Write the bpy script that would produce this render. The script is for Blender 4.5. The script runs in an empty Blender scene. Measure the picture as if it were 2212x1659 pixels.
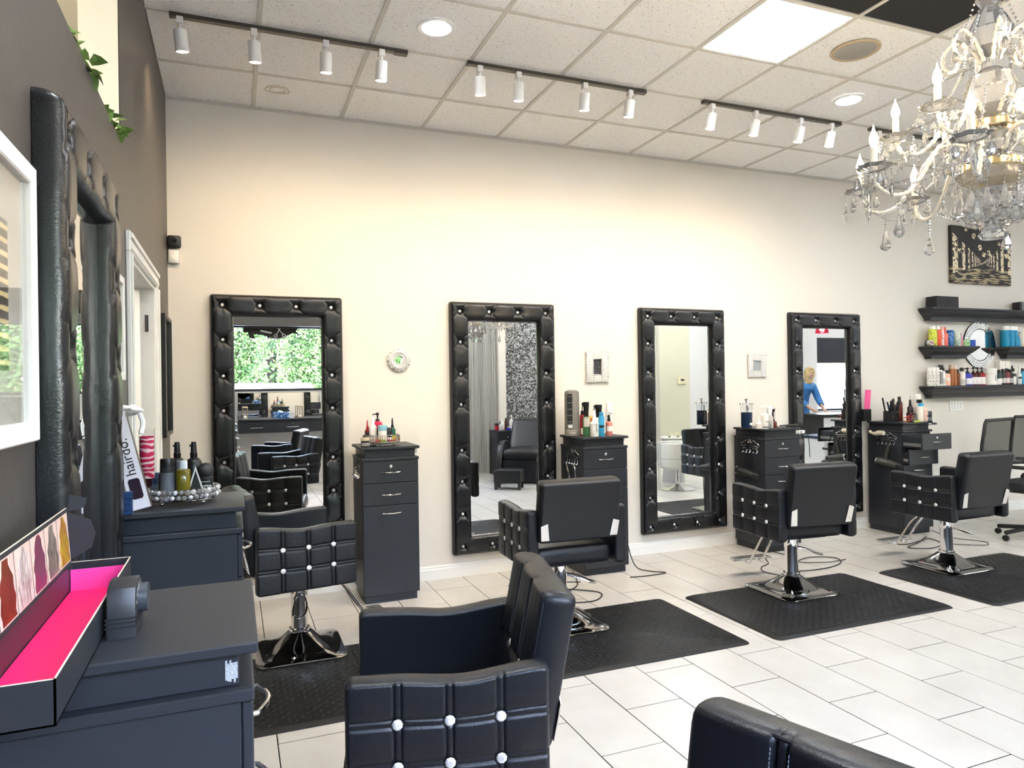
import bpy, bmesh, math, random
import numpy as np
from mathutils import Vector, Matrix
random.seed(7)
SC = bpy.context.scene
COL = SC.collection
PI = math.pi

# ------------------------------------------------------------------ camera
def set_camera():
    yaw, pitch, roll = 0.3785, 0.0025, -0.0153
    cy, sy, cp, sp = math.cos(yaw), math.sin(yaw), math.cos(pitch), math.sin(pitch)
    f = Vector((sy*cp, cy*cp, sp)); r = Vector((cy, -sy, 0)); u = r.cross(f)
    r, u = math.cos(roll)*r + math.sin(roll)*u, -math.sin(roll)*r + math.cos(roll)*u
    cam = bpy.data.cameras.new('camera')
    cam.sensor_width = 36.0
    cam.lens = 1513.38/2212*36.0
    cam.clip_start = 0.02
    o = bpy.data.objects.new('camera', cam)
    COL.objects.link(o)
    m = Matrix((r, u, -f)).transposed().to_4x4()
    m.translation = Vector((0.402, -5.2514, 1.4827))
    o.matrix_world = m
    SC.camera = o
set_camera()

# ------------------------------------------------------------------ world, sun, exposure
w = bpy.data.worlds.new('sky'); SC.world = w; w.use_nodes = True
nt = w.node_tree
sky = nt.nodes.new('ShaderNodeTexSky'); sky.sky_type = 'NISHITA'
sky.sun_disc = False; sky.sun_elevation = math.radians(48); sky.sun_rotation = math.radians(150)
bg = nt.nodes['Background']; bg.inputs['Strength'].default_value = 2.4
nt.links.new(sky.outputs[0], bg.inputs[0])
sun = bpy.data.lights.new('sun', 'SUN'); sun.energy = 9.0; sun.angle = 0.02; sun.color = (1, .95, .86)
so = bpy.data.objects.new('sun', sun); COL.objects.link(so)
so.rotation_euler = (math.radians(-38), 0, math.radians(-25))
SC.view_settings.view_transform = 'Standard'
SC.view_settings.look = 'None'
SC.view_settings.exposure = 1.14
SC.view_settings.gamma = 1.0
SC.view_settings.use_curve_mapping = False
SC.cycles.max_bounces = 8
SC.cycles.diffuse_bounces = 4
SC.cycles.glossy_bounces = 5
SC.cycles.transmission_bounces = 6
SC.cycles.transparent_max_bounces = 12
SC.cycles.sample_clamp_indirect = 6.0
SC.cycles.adaptive_threshold = 0.18
SC.cycles.caustics_reflective = False
SC.cycles.caustics_refractive = False

# ------------------------------------------------------------------ materials
MATS = {}
def mat(name, col=(.5, .5, .5), rough=.5, metal=0., spec=.5, bump=None, trans=0., emis=None, es=0., coat=0., var=None, alpha=1., ior=1.45):
    if name in MATS: return MATS[name]
    m = bpy.data.materials.new(name); m.use_nodes = True
    n = m.node_tree; b = n.nodes['Principled BSDF']
    b.inputs['Base Color'].default_value = (*col, 1)
    b.inputs['Roughness'].default_value = rough
    b.inputs['Metallic'].default_value = metal
    b.inputs['Specular IOR Level'].default_value = spec
    b.inputs['Transmission Weight'].default_value = trans
    b.inputs['Coat Weight'].default_value = coat
    b.inputs['IOR'].default_value = ior
    if alpha < 1: b.inputs['Alpha'].default_value = alpha
    if emis:
        b.inputs['Emission Color'].default_value = (*emis, 1)
        b.inputs['Emission Strength'].default_value = es
    if bump or var:
        tc = n.nodes.new('ShaderNodeTexCoord')
    if bump:
        sc_, st = bump
        tx = n.nodes.new('ShaderNodeTexNoise'); tx.inputs['Scale'].default_value = sc_; tx.inputs['Detail'].default_value = 3
        bp = n.nodes.new('ShaderNodeBump'); bp.inputs['Strength'].default_value = st; bp.inputs['Distance'].default_value = .01
        n.links.new(tc.outputs['Object'], tx.inputs['Vector'])
        n.links.new(tx.outputs['Fac'], bp.inputs['Height'])
        n.links.new(bp.outputs['Normal'], b.inputs['Normal'])
    if var:   # (scale, second colour, amount low, high)
        sc_, c2, lo, hi = var
        tx = n.nodes.new('ShaderNodeTexNoise'); tx.inputs['Scale'].default_value = sc_; tx.inputs['Detail'].default_value = 4
        rp = n.nodes.new('ShaderNodeValToRGB')
        rp.color_ramp.elements[0].position = lo; rp.color_ramp.elements[0].color = (*col, 1)
        rp.color_ramp.elements[1].position = hi; rp.color_ramp.elements[1].color = (*c2, 1)
        n.links.new(tc.outputs['Object'], tx.inputs['Vector'])
        n.links.new(tx.outputs['Fac'], rp.inputs[0]); n.links.new(rp.outputs[0], b.inputs['Base Color'])
    MATS[name] = m
    return m

def node_mat(name, build):
    if name in MATS: return MATS[name]
    m = bpy.data.materials.new(name); m.use_nodes = True
    build(m.node_tree, m.node_tree.nodes['Principled BSDF'])
    MATS[name] = m
    return m

def glass_thin(name, tint=(1, 1, 1), refl=.1):
    """a pane of clear glass: mostly see-through, glossy by Fresnel"""
    m = bpy.data.materials.new(name); m.use_nodes = True
    n = m.node_tree; n.nodes.remove(n.nodes['Principled BSDF'])
    out = n.nodes['Material Output']
    t = n.nodes.new('ShaderNodeBsdfTransparent'); t.inputs[0].default_value = (*tint, 1)
    g = n.nodes.new('ShaderNodeBsdfGlossy'); g.inputs['Roughness'].default_value = .02
    lw_ = n.nodes.new('ShaderNodeLayerWeight'); lw_.inputs[0].default_value = .5
    pw_ = n.nodes.new('ShaderNodeMath'); pw_.operation = 'POWER'; pw_.inputs[1].default_value = 5.
    n.links.new(lw_.outputs['Facing'], pw_.inputs[0])
    fr = n.nodes.new('ShaderNodeMath'); fr.operation = 'MULTIPLY_ADD'; fr.inputs[1].default_value = .94; fr.inputs[2].default_value = .04
    n.links.new(pw_.outputs[0], fr.inputs[0])
    mx = n.nodes.new('ShaderNodeMixShader')
    n.links.new(fr.outputs[0], mx.inputs[0]); n.links.new(t.outputs[0], mx.inputs[1]); n.links.new(g.outputs[0], mx.inputs[2])
    n.links.new(mx.outputs[0], out.inputs[0])
    MATS[name] = m
    return m

def C(hexs):
    """sRGB hex to linear"""
    v = [int(hexs[i:i+2], 16)/255 for i in (0, 2, 4)]
    return tuple(x/12.92 if x <= .04045 else ((x+.055)/1.055)**2.4 for x in v)

LEATHER = mat('black_leather', (.005, .006, .0095), .36, spec=.5, bump=(260, .12))
TUFT = mat('tufted_leather', (.0055, .006, .008), .27, spec=.6, bump=(180, .08))
CHROME = mat('chrome', (.82, .82, .83), .06, 1.)
DCHROME = mat('dark_chrome', (.34, .34, .35), .07, 1.)
STEEL = mat('brushed_steel', (.75, .74, .72), .25, 1.)
LAM = mat('black_laminate', (.018, .0205, .027), .44, spec=.5, bump=(90, .03))
BLACKP = mat('black_plastic', (.012, .012, .013), .35)
RUBBER = mat('black_rubber', (.012, .012, .012), .42, bump=(400, .1))
WHITEP = mat('white_plastic', (.82, .81, .78), .35)
WHITEW = mat('white_painted_wood', (.80, .79, .76), .4)
CRYSTAL = mat('rhinestone', (.93, .93, .95), .12, .55, spec=1.)
MIRROR = mat('mirror_glass', (.93, .94, .93), .0, 1.)
GLASS = glass_thin('clear_glass')
CABLE = mat('black_cable', (.01, .01, .01), .45)

# ------------------------------------------------------------------ mesh helpers
def bm_new(): return bmesh.new()

def box(bm, x0, x1, y0, y1, z0, z1, bev=0., seg=2):
    v = [bm.verts.new((x, y, z)) for x in (x0, x1) for y in (y0, y1) for z in (z0, z1)]
    fs = [bm.faces.new([v[i] for i in q]) for q in ((0,1,3,2),(4,6,7,5),(0,4,5,1),(2,3,7,6),(0,2,6,4),(1,5,7,3))]
    if bev > 0:
        es = {e for f in fs for e in f.edges}
        bmesh.ops.bevel(bm, geom=list(es), offset=bev, segments=seg, profile=.5, affect='EDGES')
    return v

def lathe(bm, prof, cx=0, cy=0, n=20, cap=True, M=None):
    """prof: [(r,z)] bottom to top about the z axis"""
    rings = []
    for r, z in prof:
        ring = []
        for i in range(n):
            a = 2*PI*i/n
            p = Vector((cx+r*math.cos(a), cy+r*math.sin(a), z))
            ring.append(bm.verts.new(M @ p if M else p))
        rings.append(ring)
    for a, b in zip(rings, rings[1:]):
        for i in range(n):
            j = (i+1) % n
            bm.faces.new((a[i], a[j], b[j], b[i]))
    if cap:
        bm.faces.new(rings[0][::-1]); bm.faces.new(rings[-1])

def cyl(bm, p0, p1, r, n=14, r2=None):
    p0, p1 = Vector(p0), Vector(p1); d = p1-p0
    q = d.to_track_quat('Z', 'Y').to_matrix().to_4x4(); q.translation = p0
    lathe(bm, [(r, 0), (r if r2 is None else r2, d.length)], n=n, M=q)

def tube(bm, pts, r, n=8, closed=False, rad=None):
    pts = [Vector(p) for p in pts]; rings = []; rad = None if rad is None else [float(q) for q in rad]
    N = len(pts); up = Vector((0, 0, 1)); prev = None
    for i, p in enumerate(pts):
        if closed: d = pts[(i+1) % N]-pts[i-1]
        else: d = pts[min(i+1, N-1)]-pts[max(i-1, 0)]
        d.normalize()
        if prev is None:
            a = d.cross(up)
            if a.length < 1e-3: a = d.cross(Vector((1, 0, 0)))
            a.normalize()
        else:
            a = prev-d*prev.dot(d)
            if a.length < 1e-5: a = d.orthogonal()
            a.normalize()
        prev = a; b = d.cross(a)
        rr = r if rad is None else rad[i]
        rings.append([bm.verts.new(p+rr*(math.cos(2*PI*k/n)*a+math.sin(2*PI*k/n)*b)) for k in range(n)])
    for i in range(N if closed else N-1):
        A, B = rings[i], rings[(i+1) % N]
        for k in range(n):
            l = (k+1) % n
            bm.faces.new((A[k], A[l], B[l], B[k]))
    if not closed:
        bm.faces.new(rings[0][::-1]); bm.faces.new(rings[-1])

def spline(pts, m=6):
    """Catmull-Rom through pts"""
    P = [Vector(p) for p in pts]; out = []
    Q = [2*P[0]-P[1]]+P+[2*P[-1]-P[-2]]
    for i in range(1, len(Q)-2):
        for k in range(m):
            t = k/m; a, b, c, d = Q[i-1], Q[i], Q[i+1], Q[i+2]
            out.append(.5*((2*b)+(c-a)*t+(2*a-5*b+4*c-d)*t*t+(3*b-a-3*c+d)*t**3))
    out.append(P[-1])
    return out

def prism(bm, pts, z0, z1, axis='z', bev=0.):
    """extrude outline (2d) ; axis z: (x,y)->z ; axis y: (x,z)->y ; axis x: (y,z)->x"""
    def P(a, b, c):
        return {'z': (a, b, c), 'y': (a, c, b), 'x': (c, a, b)}[axis]
    lo = [bm.verts.new(P(a, b, z0)) for a, b in pts]; hi = [bm.verts.new(P(a, b, z1)) for a, b in pts]
    fs = [bm.faces.new(lo[::-1]), bm.faces.new(hi)]
    n = len(pts)
    for i in range(n):
        j = (i+1) % n
        fs.append(bm.faces.new((lo[i], lo[j], hi[j], hi[i])))
    if bev > 0:
        es = {e for f in fs[:2] for e in f.edges}
        bmesh.ops.bevel(bm, geom=list(es), offset=bev, segments=2, profile=.5, affect='EDGES')

def ball(bm, c, r, u=10, v=8, sz=1.):
    prof = [(max(r*math.sin(PI*k/v), 1e-5), c[2]-r*sz*math.cos(PI*k/v)) for k in range(v+1)]
    lathe(bm, prof, c[0], c[1], n=u)

def mesh_of(name, bm, smooth=True, ang=35):
    bmesh.ops.recalc_face_normals(bm, faces=bm.faces[:])
    me = bpy.data.meshes.new(name); bm.to_mesh(me); bm.free()
    if smooth:
        me.polygons.foreach_set('use_smooth', [True]*len(me.polygons))
        try: me.set_sharp_from_angle(angle=math.radians(ang))
        except Exception: pass
    return me

def link(name, me, m, parent=None, loc=None, rot=None):
    o = bpy.data.objects.new(name, me)
    if m is not None:
        if len(me.materials) == 0: me.materials.append(m)
        elif me.materials[0] is not m:
            o.material_slots[0].link = 'OBJECT'; o.material_slots[0].material = m
    COL.objects.link(o)
    if parent is not None: o.parent = parent
    if loc is not None: o.location = loc
    if rot is not None: o.rotation_euler = rot
    return o

def obj(name, bm, m, parent=None, loc=None, rot=None, smooth=True, ang=35):
    return link(name, mesh_of(name, bm, smooth, ang), m, parent, loc, rot)

def tag(o, label, cat, group=None):
    o['label'] = label; o['category'] = cat
    if group: o['group'] = group
    return o

def thing(name, label, cat, loc=(0, 0, 0), rz=0., group=None):
    o = bpy.data.objects.new(name, None); COL.objects.link(o)
    o.empty_display_size = .1
    o.location = loc; o.rotation_euler = (0, 0, rz)
    return tag(o, label, cat, group)

def struct(name, bm, m, smooth=False):
    o = obj(name, bm, m, smooth=smooth); o['kind'] = 'structure'
    return o

def dup(root, loc, rz, label):
    r = root.copy(); COL.objects.link(r); r.location = loc; r.rotation_euler = (0, 0, rz); r['label'] = label
    for ch in list(root.children):
        c = ch.copy(); COL.objects.link(c); c.parent = r
        for g in list(ch.children):
            d = g.copy(); COL.objects.link(d); d.parent = c
    return r

def text_mesh(s, size, ext=.0004):
    cu = bpy.data.curves.new('lettering', 'FONT'); cu.body = s; cu.size = size; cu.extrude = ext
    cu.align_x = 'CENTER'; cu.align_y = 'CENTER'; cu.resolution_u = 2
    o = bpy.data.objects.new('lettering', cu); COL.objects.link(o)
    dg = bpy.context.evaluated_depsgraph_get()
    me = bpy.data.meshes.new_from_object(o.evaluated_get(dg))
    bpy.data.objects.remove(o); bpy.data.curves.remove(cu)
    me.materials.clear()
    return me

def lettering(s, size, m, parent, loc, rot=(PI/2, 0, 0)):
    return link('lettering', text_mesh(s, size), m, parent, loc, rot)

def pad(w, h, T, nx, nz, front=None, back=None, R=.03, RC=.04, ztop=None):
    """a cushion: x in [-w/2,w/2], z in [0,h], y thickness T; front(x,z)/back(x,z) add relief; edges rounded by R, corners by RC"""
    xs = np.concatenate([[0, R*.06, R*.25, R*.6], np.linspace(R, w-R, nx), [w-R*.6, w-R*.25, w-R*.06, w]])-w/2
    zs = np.concatenate([[0, R*.06, R*.25, R*.6], np.linspace(R, h-R, nz), [h-R*.6, h-R*.25, h-R*.06, h]])
    verts = []; faces = []
    nX, nZ = len(xs), len(zs)
    def surf(sgn, fn):
        base = len(verts)
        for x in xs:
            for z in zs:
                d = min(x+w/2, w/2-x, z, h-z); t = min(max(d/R, 0), 1)
                e = math.sqrt(max(0, 1-(1-t)**2))
                X, Z = x, z
                ax = abs(x)-(w/2-RC); az = abs(z-h/2)-(h/2-RC)
                if ax > 0 and az > 0:
                    k = max(ax, az)/math.hypot(ax, az)
                    X = math.copysign(w/2-RC+ax*k, x); Z = h/2+math.copysign(h/2-RC+az*k, z-h/2)
                rel = fn(x, z) if fn else 0.
                if ztop: Z = ztop(X, Z)
                verts.append((X, sgn*e*(T/2+rel), Z))
        for i in range(nX-1):
            for j in range(nZ-1):
                a = base+i*nZ+j; q = (a, a+nZ, a+nZ+1, a+1)
                faces.append(q if sgn < 0 else q[::-1])
    surf(-1, front); surf(1, back)
    me = bpy.data.meshes.new('pad'); me.from_pydata(verts, [], faces)
    bm = bmesh.new(); bm.from_mesh(me); bpy.data.meshes.remove(me)
    bmesh.ops.remove_doubles(bm, verts=bm.verts[:], dist=1e-5)
    return bm
# ================================================================== THE SETTING
XR, YF, HC = 13.6, -6.13, 3.47          # right wall, front wall, ceiling
# ---- ceiling
TP = .6096
GX = [0.]+[.5587+TP*i for i in range(22) if .5587+TP*i < XR-.1]+[XR]
GY = [0.]+[-(.5787+TP*j) for j in range(10) if .5787+TP*j < 6.0]+[YF]
def ceil_tile_mat(nt, b):
    tc = nt.nodes.new('ShaderNodeTexCoord')
    v = nt.nodes.new('ShaderNodeTexVoronoi'); v.inputs['Scale'].default_value = 95
    nz = nt.nodes.new('ShaderNodeTexNoise'); nz.inputs['Scale'].default_value = 60; nz.inputs['Detail'].default_value = 2
    ad = nt.nodes.new('ShaderNodeMath'); ad.operation = 'MULTIPLY_ADD'; ad.inputs[1].default_value = .55
    rp = nt.nodes.new('ShaderNodeValToRGB')
    rp.color_ramp.elements[0].position = .38; rp.color_ramp.elements[0].color = (.26, .24, .21, 1)
    rp.color_ramp.elements[1].position = .49; rp.color_ramp.elements[1].color = (.92, .91, .89, 1)
    bp = nt.nodes.new('ShaderNodeBump'); bp.inputs['Strength'].default_value = .4; bp.inputs['Distance'].default_value = .004
    L = nt.links.new
    L(tc.outputs['Object'], v.inputs['Vector']); L(tc.outputs['Object'], nz.inputs['Vector'])
    L(nz.outputs['Fac'], ad.inputs[0]); L(v.outputs['Distance'], ad.inputs[2])
    L(ad.outputs[0], rp.inputs[0]); L(rp.outputs[0], b.inputs['Base Color'])
    L(rp.outputs[0], bp.inputs['Height']); L(bp.outputs[0], b.inputs['Normal'])
    b.inputs['Roughness'].default_value = .9
CT = node_mat('ceiling_tile', ceil_tile_mat)
CTB = mat('ceiling_tile_black', (.013, .013, .014), .7)
TBAR = mat('ceiling_grid_bar', (.62, .60, .54), .5)
bm = bm_new(); box(bm, -3.2, XR+.2, YF-.2, .2, HC+.05, HC+.25)
ceiling = struct('ceiling', bm, mat('plenum', (.3, .3, .3), .9))
def tbar_mesh(L):
    b = bm_new(); box(b, 0, L, -.012, .012, 0, .008); return mesh_of('grid_bar', b, False)
mx_, my_ = tbar_mesh(XR), tbar_mesh(-YF)
for y in GY[1:-1]: link('grid_bar', mx_, TBAR, ceiling, (0, y, HC))
for x in GX[1:-1]: link('grid_bar', my_, TBAR, ceiling, (x, 0, HC+.0004), (0, 0, -PI/2))
LIGHT_CELLS = {(5, 3), (9, 3), (1, 6), (5, 8), (9, 8), (13, 5), (17, 5), (20, 7), (13, 8)}  # first two are in view; the others are added unseen to light the room
tile_cache = {}
for i in range(len(GX)-1):
    for j in range(len(GY)-1):
        if (i, j) in LIGHT_CELLS: continue
        w_, d_ = GX[i+1]-GX[i]-.006, GY[j]-GY[j+1]-.006
        k = (round(w_, 3), round(d_, 3))
        if k not in tile_cache:
            b = bm_new(); box(b, -w_/2, w_/2, -d_/2, d_/2, 0, .015); tile_cache[k] = mesh_of('tile', b, False)
        black = i in (4, 5, 6) and j in (4, 5, 6)
        link('tile', tile_cache[k], CTB if black else CT, ceiling, ((GX[i]+GX[i+1])/2, (GY[j]+GY[j+1])/2, HC+.006+random.uniform(0, .002)))
# ---- recessed light panels
PANEL_E = mat('led_diffuser', (1, 1, 1), .5, emis=(.93, .97, 1.), es=21.)
pw = TP-.03
b = bm_new(); box(b, -pw/2, pw/2, -pw/2, pw/2, .004, .012); diff_me = mesh_of('diffuser', b, False)
b = bm_new()
for a in (-1, 1):
    box(b, a*pw/2-.008, a*pw/2+.008, -pw/2-.008, pw/2+.008, 0, .02); box(b, -pw/2-.008, pw/2+.008, a*pw/2-.008, a*pw/2+.008, 0, .02)
pfr_me = mesh_of('frame', b, False)
PL = {(5, 3): 'square white light panel in the ceiling beside the black tiles', (9, 3): 'square white light panel partly hidden by the chandelier'}
pi_ = 0
for (i, j) in sorted(LIGHT_CELLS):
    pi_ += 1
    t = thing('ceiling_light_panel', PL.get((i, j), 'added square white light panel in the ceiling, unseen'), 'light panel', ((GX[i]+GX[i+1])/2, (GY[j]+GY[j+1])/2, HC+.002), 0, 'square ceiling light panels')
    link('diffuser', diff_me, PANEL_E, t); link('frame', pfr_me, WHITEP, t)

# ---- floor
def floor_mat(nt, b):
    tc = nt.nodes.new('ShaderNodeTexCoord')
    nz = nt.nodes.new('ShaderNodeTexNoise'); nz.inputs['Scale'].default_value = 3.2; nz.inputs['Detail'].default_value = 8; nz.inputs['Roughness'].default_value = .6
    rp = nt.nodes.new('ShaderNodeValToRGB')
    rp.color_ramp.elements[0].position = .3; rp.color_ramp.elements[0].color = (.505, .47, .42, 1)
    rp.color_ramp.elements[1].position = .7; rp.color_ramp.elements[1].color = (.58, .55, .502, 1)
    oi = nt.nodes.new('ShaderNodeObjectInfo')
    va = nt.nodes.new('ShaderNodeVectorMath')
    L = nt.links.new
    L(tc.outputs['Object'], va.inputs[0]); L(oi.outputs['Location'], va.inputs[1]); L(va.outputs[0], nz.inputs['Vector'])
    L(nz.outputs['Fac'], rp.inputs[0]); L(rp.outputs[0], b.inputs['Base Color'])
    b.inputs['Roughness'].default_value = .28
FT = node_mat('floor_tile', floor_mat)
GROUT = mat('dark_grout', (.006, .0055, .005), .9, spec=.1)
bm = bm_new(); box(bm, -3.2, XR+.2, YF-.2, .2, -.2, -.0012)
floor = struct('floor', bm, GROUT)
b = bm_new(); box(b, -.1464, .1464, -.3087, .3087, -.006, 0, .0006, 1); ft_me = mesh_of('tile', b, False)
def ft_cut(d):
    b = bm_new(); box(b, -.1464, .1464, -d/2, d/2, -.006, 0); return mesh_of('tile', b, False)
cuts = {}
tiles = []
kx0 = -10
for k in range(-10, 36):
    cx = 2.935+.2975*k+.14875
    if cx < .1 or cx > XR-.1: continue
    y = -.29 if k % 2 == 0 else -.602
    segs = [(0., y)]
    while y > YF:
        segs.append((y, max(y-.622, YF))); y -= .622
    for y0, y1 in segs:
        if y0-y1 > .05: tiles.append((cx, y0, y1))
def near(t):
    return math.hypot(t[0]-.4, (t[1]+t[2])/2+5.25) if t[1] > -4.6 else 50
tiles.sort(key=near)
rest = bm_new()
for n_, (cx, y0, y1) in enumerate(tiles):
    L = y0-y1; cy = (y0+y1)/2
    if n_ < 300:
        if abs(L-.622) < .01: me = ft_me
        else:
            kk = round(L, 2)
            if kk not in cuts: cuts[kk] = ft_cut(L-.0046)
            me = cuts[kk]
        link('tile', me, FT, floor, (cx, cy, random.uniform(-.0006, .0004)))
    else:
        box(rest, cx-.1464, cx+.1464, y1+.0023, y0-.0023, -.006, 0)
o = obj('far_floor_tiles', rest, FT, floor, smooth=False); o['kind'] = 'stuff'

# ---- back wall
WALLC = mat('cream_wall_paint', (.75, .71, .645), .55, bump=(55, .05))
bm = bm_new(); box(bm, -.2, XR+.2, 0, .2, -.1, HC+.05)
struct('wall_back', bm, WALLC)
BASEB = mat('baseboard_paint', (.80, .79, .76), .4)
def baseboard(name, L, h=.105):
    b = bm_new()
    prism(b, [(0, 0), (-.015, 0), (-.015, h*.72), (-.011, h*.8), (-.011, h*.9), (-.006, h), (0, h)], 0, L, 'x')
    o = struct(name, b, BASEB); return o
baseboard('baseboard_back', XR)
bm = bm_new(); box(bm, 0, XR, -.022, 0, HC-.002, HC+.004); box(bm, 0, XR, -.003, 0, HC-.014, HC); struct('trim_ceiling', bm, TBAR)

# ---- left wall: dark, with a high opening and a door opening
DARKW = mat('dark_taupe_wall_paint', (.066, .057, .053), .42, bump=(40, .06), var=(3.0, (.078, .066, .059), .35, .7))
D0, D1, DH = -1.93, -.93, 2.06           # door opening
O1, OZ = -2.11, 2.475                    # upper opening: from O1 towards the front, above OZ
bm = bm_new()
def lw(y0, y1, z0, z1): box(bm, -.14, 0, y0, y1, z0, z1)
lw(D1, .0, -.1, HC+.05); lw(D0, D1, DH, HC+.05); lw(O1, D0, -.1, HC+.05); lw(YF, O1, -.1, OZ)
lw(YF, -5.6, OZ, HC+.05)
bmesh.ops.remove_doubles(bm, verts=bm.verts[:], dist=1e-5)
struct('wall_left', bm, DARKW)
bm = bm_new(); box(bm, -.14, -.004, O1-.006, O1-.001, OZ, HC); box(bm, -.14, -.004, -5.6, O1-.006, OZ, OZ+.004); struct('trim_opening', bm, mat('side_room_paint', (.80, .74, .60), .6))
# the room behind it: cream walls, and a lamp added out of sight
bm = bm_new()
box(bm, -3.2, -3.0, YF-.2, .2, -.1, HC+.05); box(bm, -3.0, -.14, 0, .2, -.1, HC+.05); box(bm, -3.0, -.14, YF-.2, YF, -.1, HC+.05)
struct('wall_side_room', bm, mat('side_room_paint', (.80, .74, .60), .6))
bm = bm_new(); box(bm, -3.0, -.14, YF, 0, HC, HC+.04); struct('ceiling_side_room', bm, MATS['side_room_paint'])
t = thing('added_globe_lamp', 'added white globe lamp, unseen, brightening the side room', 'lamp', (-1.3, -2.4, 0))  # unseen lamp added to brighten the cream ceiling behind the opening
bm = bm_new(); ball(bm, (0, 0, 2.35), .16, 20, 14); obj('globe', bm, mat('globe_glow', (1, 1, 1), .4, emis=(1, .93, .80), es=55.), t)
bm = bm_new(); tube(bm, [(0, 0, 2.51), (0, 0, HC-.001)], .006, 6); obj('cord', bm, CABLE, t)
# ---- door casing and door
bm = bm_new()
def casing(bm, y0, y1, z0, z1, horizontal=False):
    box(bm, 0, .018, y0, y1, z0, z1, .003, 1)
    if horizontal:
        box(bm, .018, .026, y0+.012, y1-.012, z1-.03, z1-.008, .002, 1); box(bm, .018, .022, y0+.012, y1-.012, z0+.01, z0+.03, .002, 1)
    else:
        box(bm, .018, .026, y0+.008, y0+.03, z0, z1-.008, .002, 1) if y0 < -1.5 else box(bm, .018, .026, y1-.03, y1-.008, z0, z1-.008, .002, 1)
casing(bm, D0-.085, D0, 0, DH); casing(bm, D1, D1+.085, 0, DH); casing(bm, D0-.085, D1+.085, DH, DH+.085, True)
door = struct('door_1', bm, WHITEW)
bm = bm_new(); box(bm, -.15, .004, D0, D0+.02, 0, DH); obj('jamb', bm, WHITEW, door, smooth=False)
bm = bm_new(); box(bm, -.15, .004, D1-.02, D1, 0, DH); obj('jamb', bm, WHITEW, door, smooth=False)
bm = bm_new(); box(bm, -.15, .004, D0+.02, D1-.02, DH-.02, DH); obj('head_jamb', bm, WHITEW, door, smooth=False)
# door leaf opened into the side room, hinged at the far jamb
bm = bm_new(); box(bm, -.90, -.06, -1.03, -.99, .01, DH-.03, .002, 1)
for z0, z1 in ((.15, .95), (1.1, 1.95)):
    box(bm, -.80, -.16, -1.035, -1.03, z0, z1, .004, 1)
leaf = obj('door_leaf', bm, WHITEW, door, smooth=False)
bm = bm_new(); cyl(bm, (-.84, -1.03, 1.0), (-.84, -1.075, 1.0), .012); ball(bm, (-.84, -1.09, 1.0), .026)
obj('door_knob', bm, STEEL, leaf)
for z in (.25, 1.05, 1.85):
    bm = bm_new(); cyl(bm, (-.03, -1.0, z-.045), (-.03, -1.0, z+.045), .009); obj('hinge', bm, mat('dark_hinge', (.03, .03, .03), .4, .6), door)

# ---- front wall (behind the camera): windows, soffit
GREYW = mat('front_wall_paint', (.72, .71, .69), .55)
W1 = (.15, 3.6, 1.455, 2.47)             # shop window
W2 = (11.85, 13.2, .85, 2.40)            # reception window
bm = bm_new()
def fw(x0, x1, z0, z1): box(bm, x0, x1, YF-.2, YF, z0, z1)
fw(-.2, W1[0], -.1, HC+.05); fw(W1[0], W1[1], -.1, W1[2]); fw(W1[0], W1[1], W1[3], HC+.05)
fw(W1[1], W2[0], -.1, HC+.05); fw(W2[0], W2[1], -.1, W2[2]); fw(W2[0], W2[1], W2[3], HC+.05); fw(W2[1], XR+.2, -.1, HC+.05)
struct('wall_front', bm, GREYW)
bm = bm_new(); box(bm, XR, XR+.2, YF, 0, -.1, HC+.05); struct('wall_right', bm, GREYW)
bb = baseboard('baseboard_front', XR); bb.rotation_euler = (0, 0, PI); bb.location = (XR, YF, 0)
# coloured wall fields on the front wall
SAGE = mat('sage_wall_paint', (.62, .60, .46), .6)
bm = bm_new(); box(bm, 5.95, 8.62, YF, YF+.012, .105, HC); struct('wall_sage', bm, SAGE)
def mosaic(nt, b):
    tc = nt.nodes.new('ShaderNodeTexCoord'); v = nt.nodes.new('ShaderNodeTexVoronoi'); v.inputs['Scale'].default_value = 42
    v2 = nt.nodes.new('ShaderNodeTexVoronoi'); v2.inputs['Scale'].default_value = 42; v2.feature = 'DISTANCE_TO_EDGE'
    rp = nt.nodes.new('ShaderNodeValToRGB'); e = rp.color_ramp.elements
    e[0].position = .0; e[0].color = (.008, .008, .009, 1); e[1].position = 1; e[1].color = (.55, .55, .56, 1)
    e2 = rp.color_ramp.elements.new(.45); e2.color = (.02, .02, .022, 1)
    e3 = rp.color_ramp.elements.new(.62); e3.color = (.20, .20, .205, 1)
    L = nt.links.new
    L(tc.outputs['Object'], v.inputs['Vector']); L(tc.outputs['Object'], v2.inputs['Vector'])
    sp = nt.nodes.new('ShaderNodeSeparateColor'); L(v.outputs['Color'], sp.inputs[0]); L(sp.outputs[0], rp.inputs[0])
    mx = nt.nodes.new('ShaderNodeMix'); mx.data_type = 'RGBA'
    lt = nt.nodes.new('ShaderNodeMath'); lt.operation = 'LESS_THAN'; lt.inputs[1].default_value = .06
    L(v2.outputs['Distance'], lt.inputs[0]); L(lt.outputs[0], mx.inputs[0]); L(rp.outputs[0], mx.inputs[6]); mx.inputs[7].default_value = (.30, .30, .29, 1)
    L(mx.outputs[2], b.inputs['Base Color']); b.inputs['Roughness'].default_value = .25
bm = bm_new(); box(bm, 4.76, 5.83, YF, YF+.012, .105, HC); struct('wall_mosaic', bm, node_mat('black_mosaic', mosaic))
bm = bm_new(); box(bm, 4.63, 4.76, YF, YF+.12, 0, HC); struct('wall_pilaster', bm, WALLC)
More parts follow.
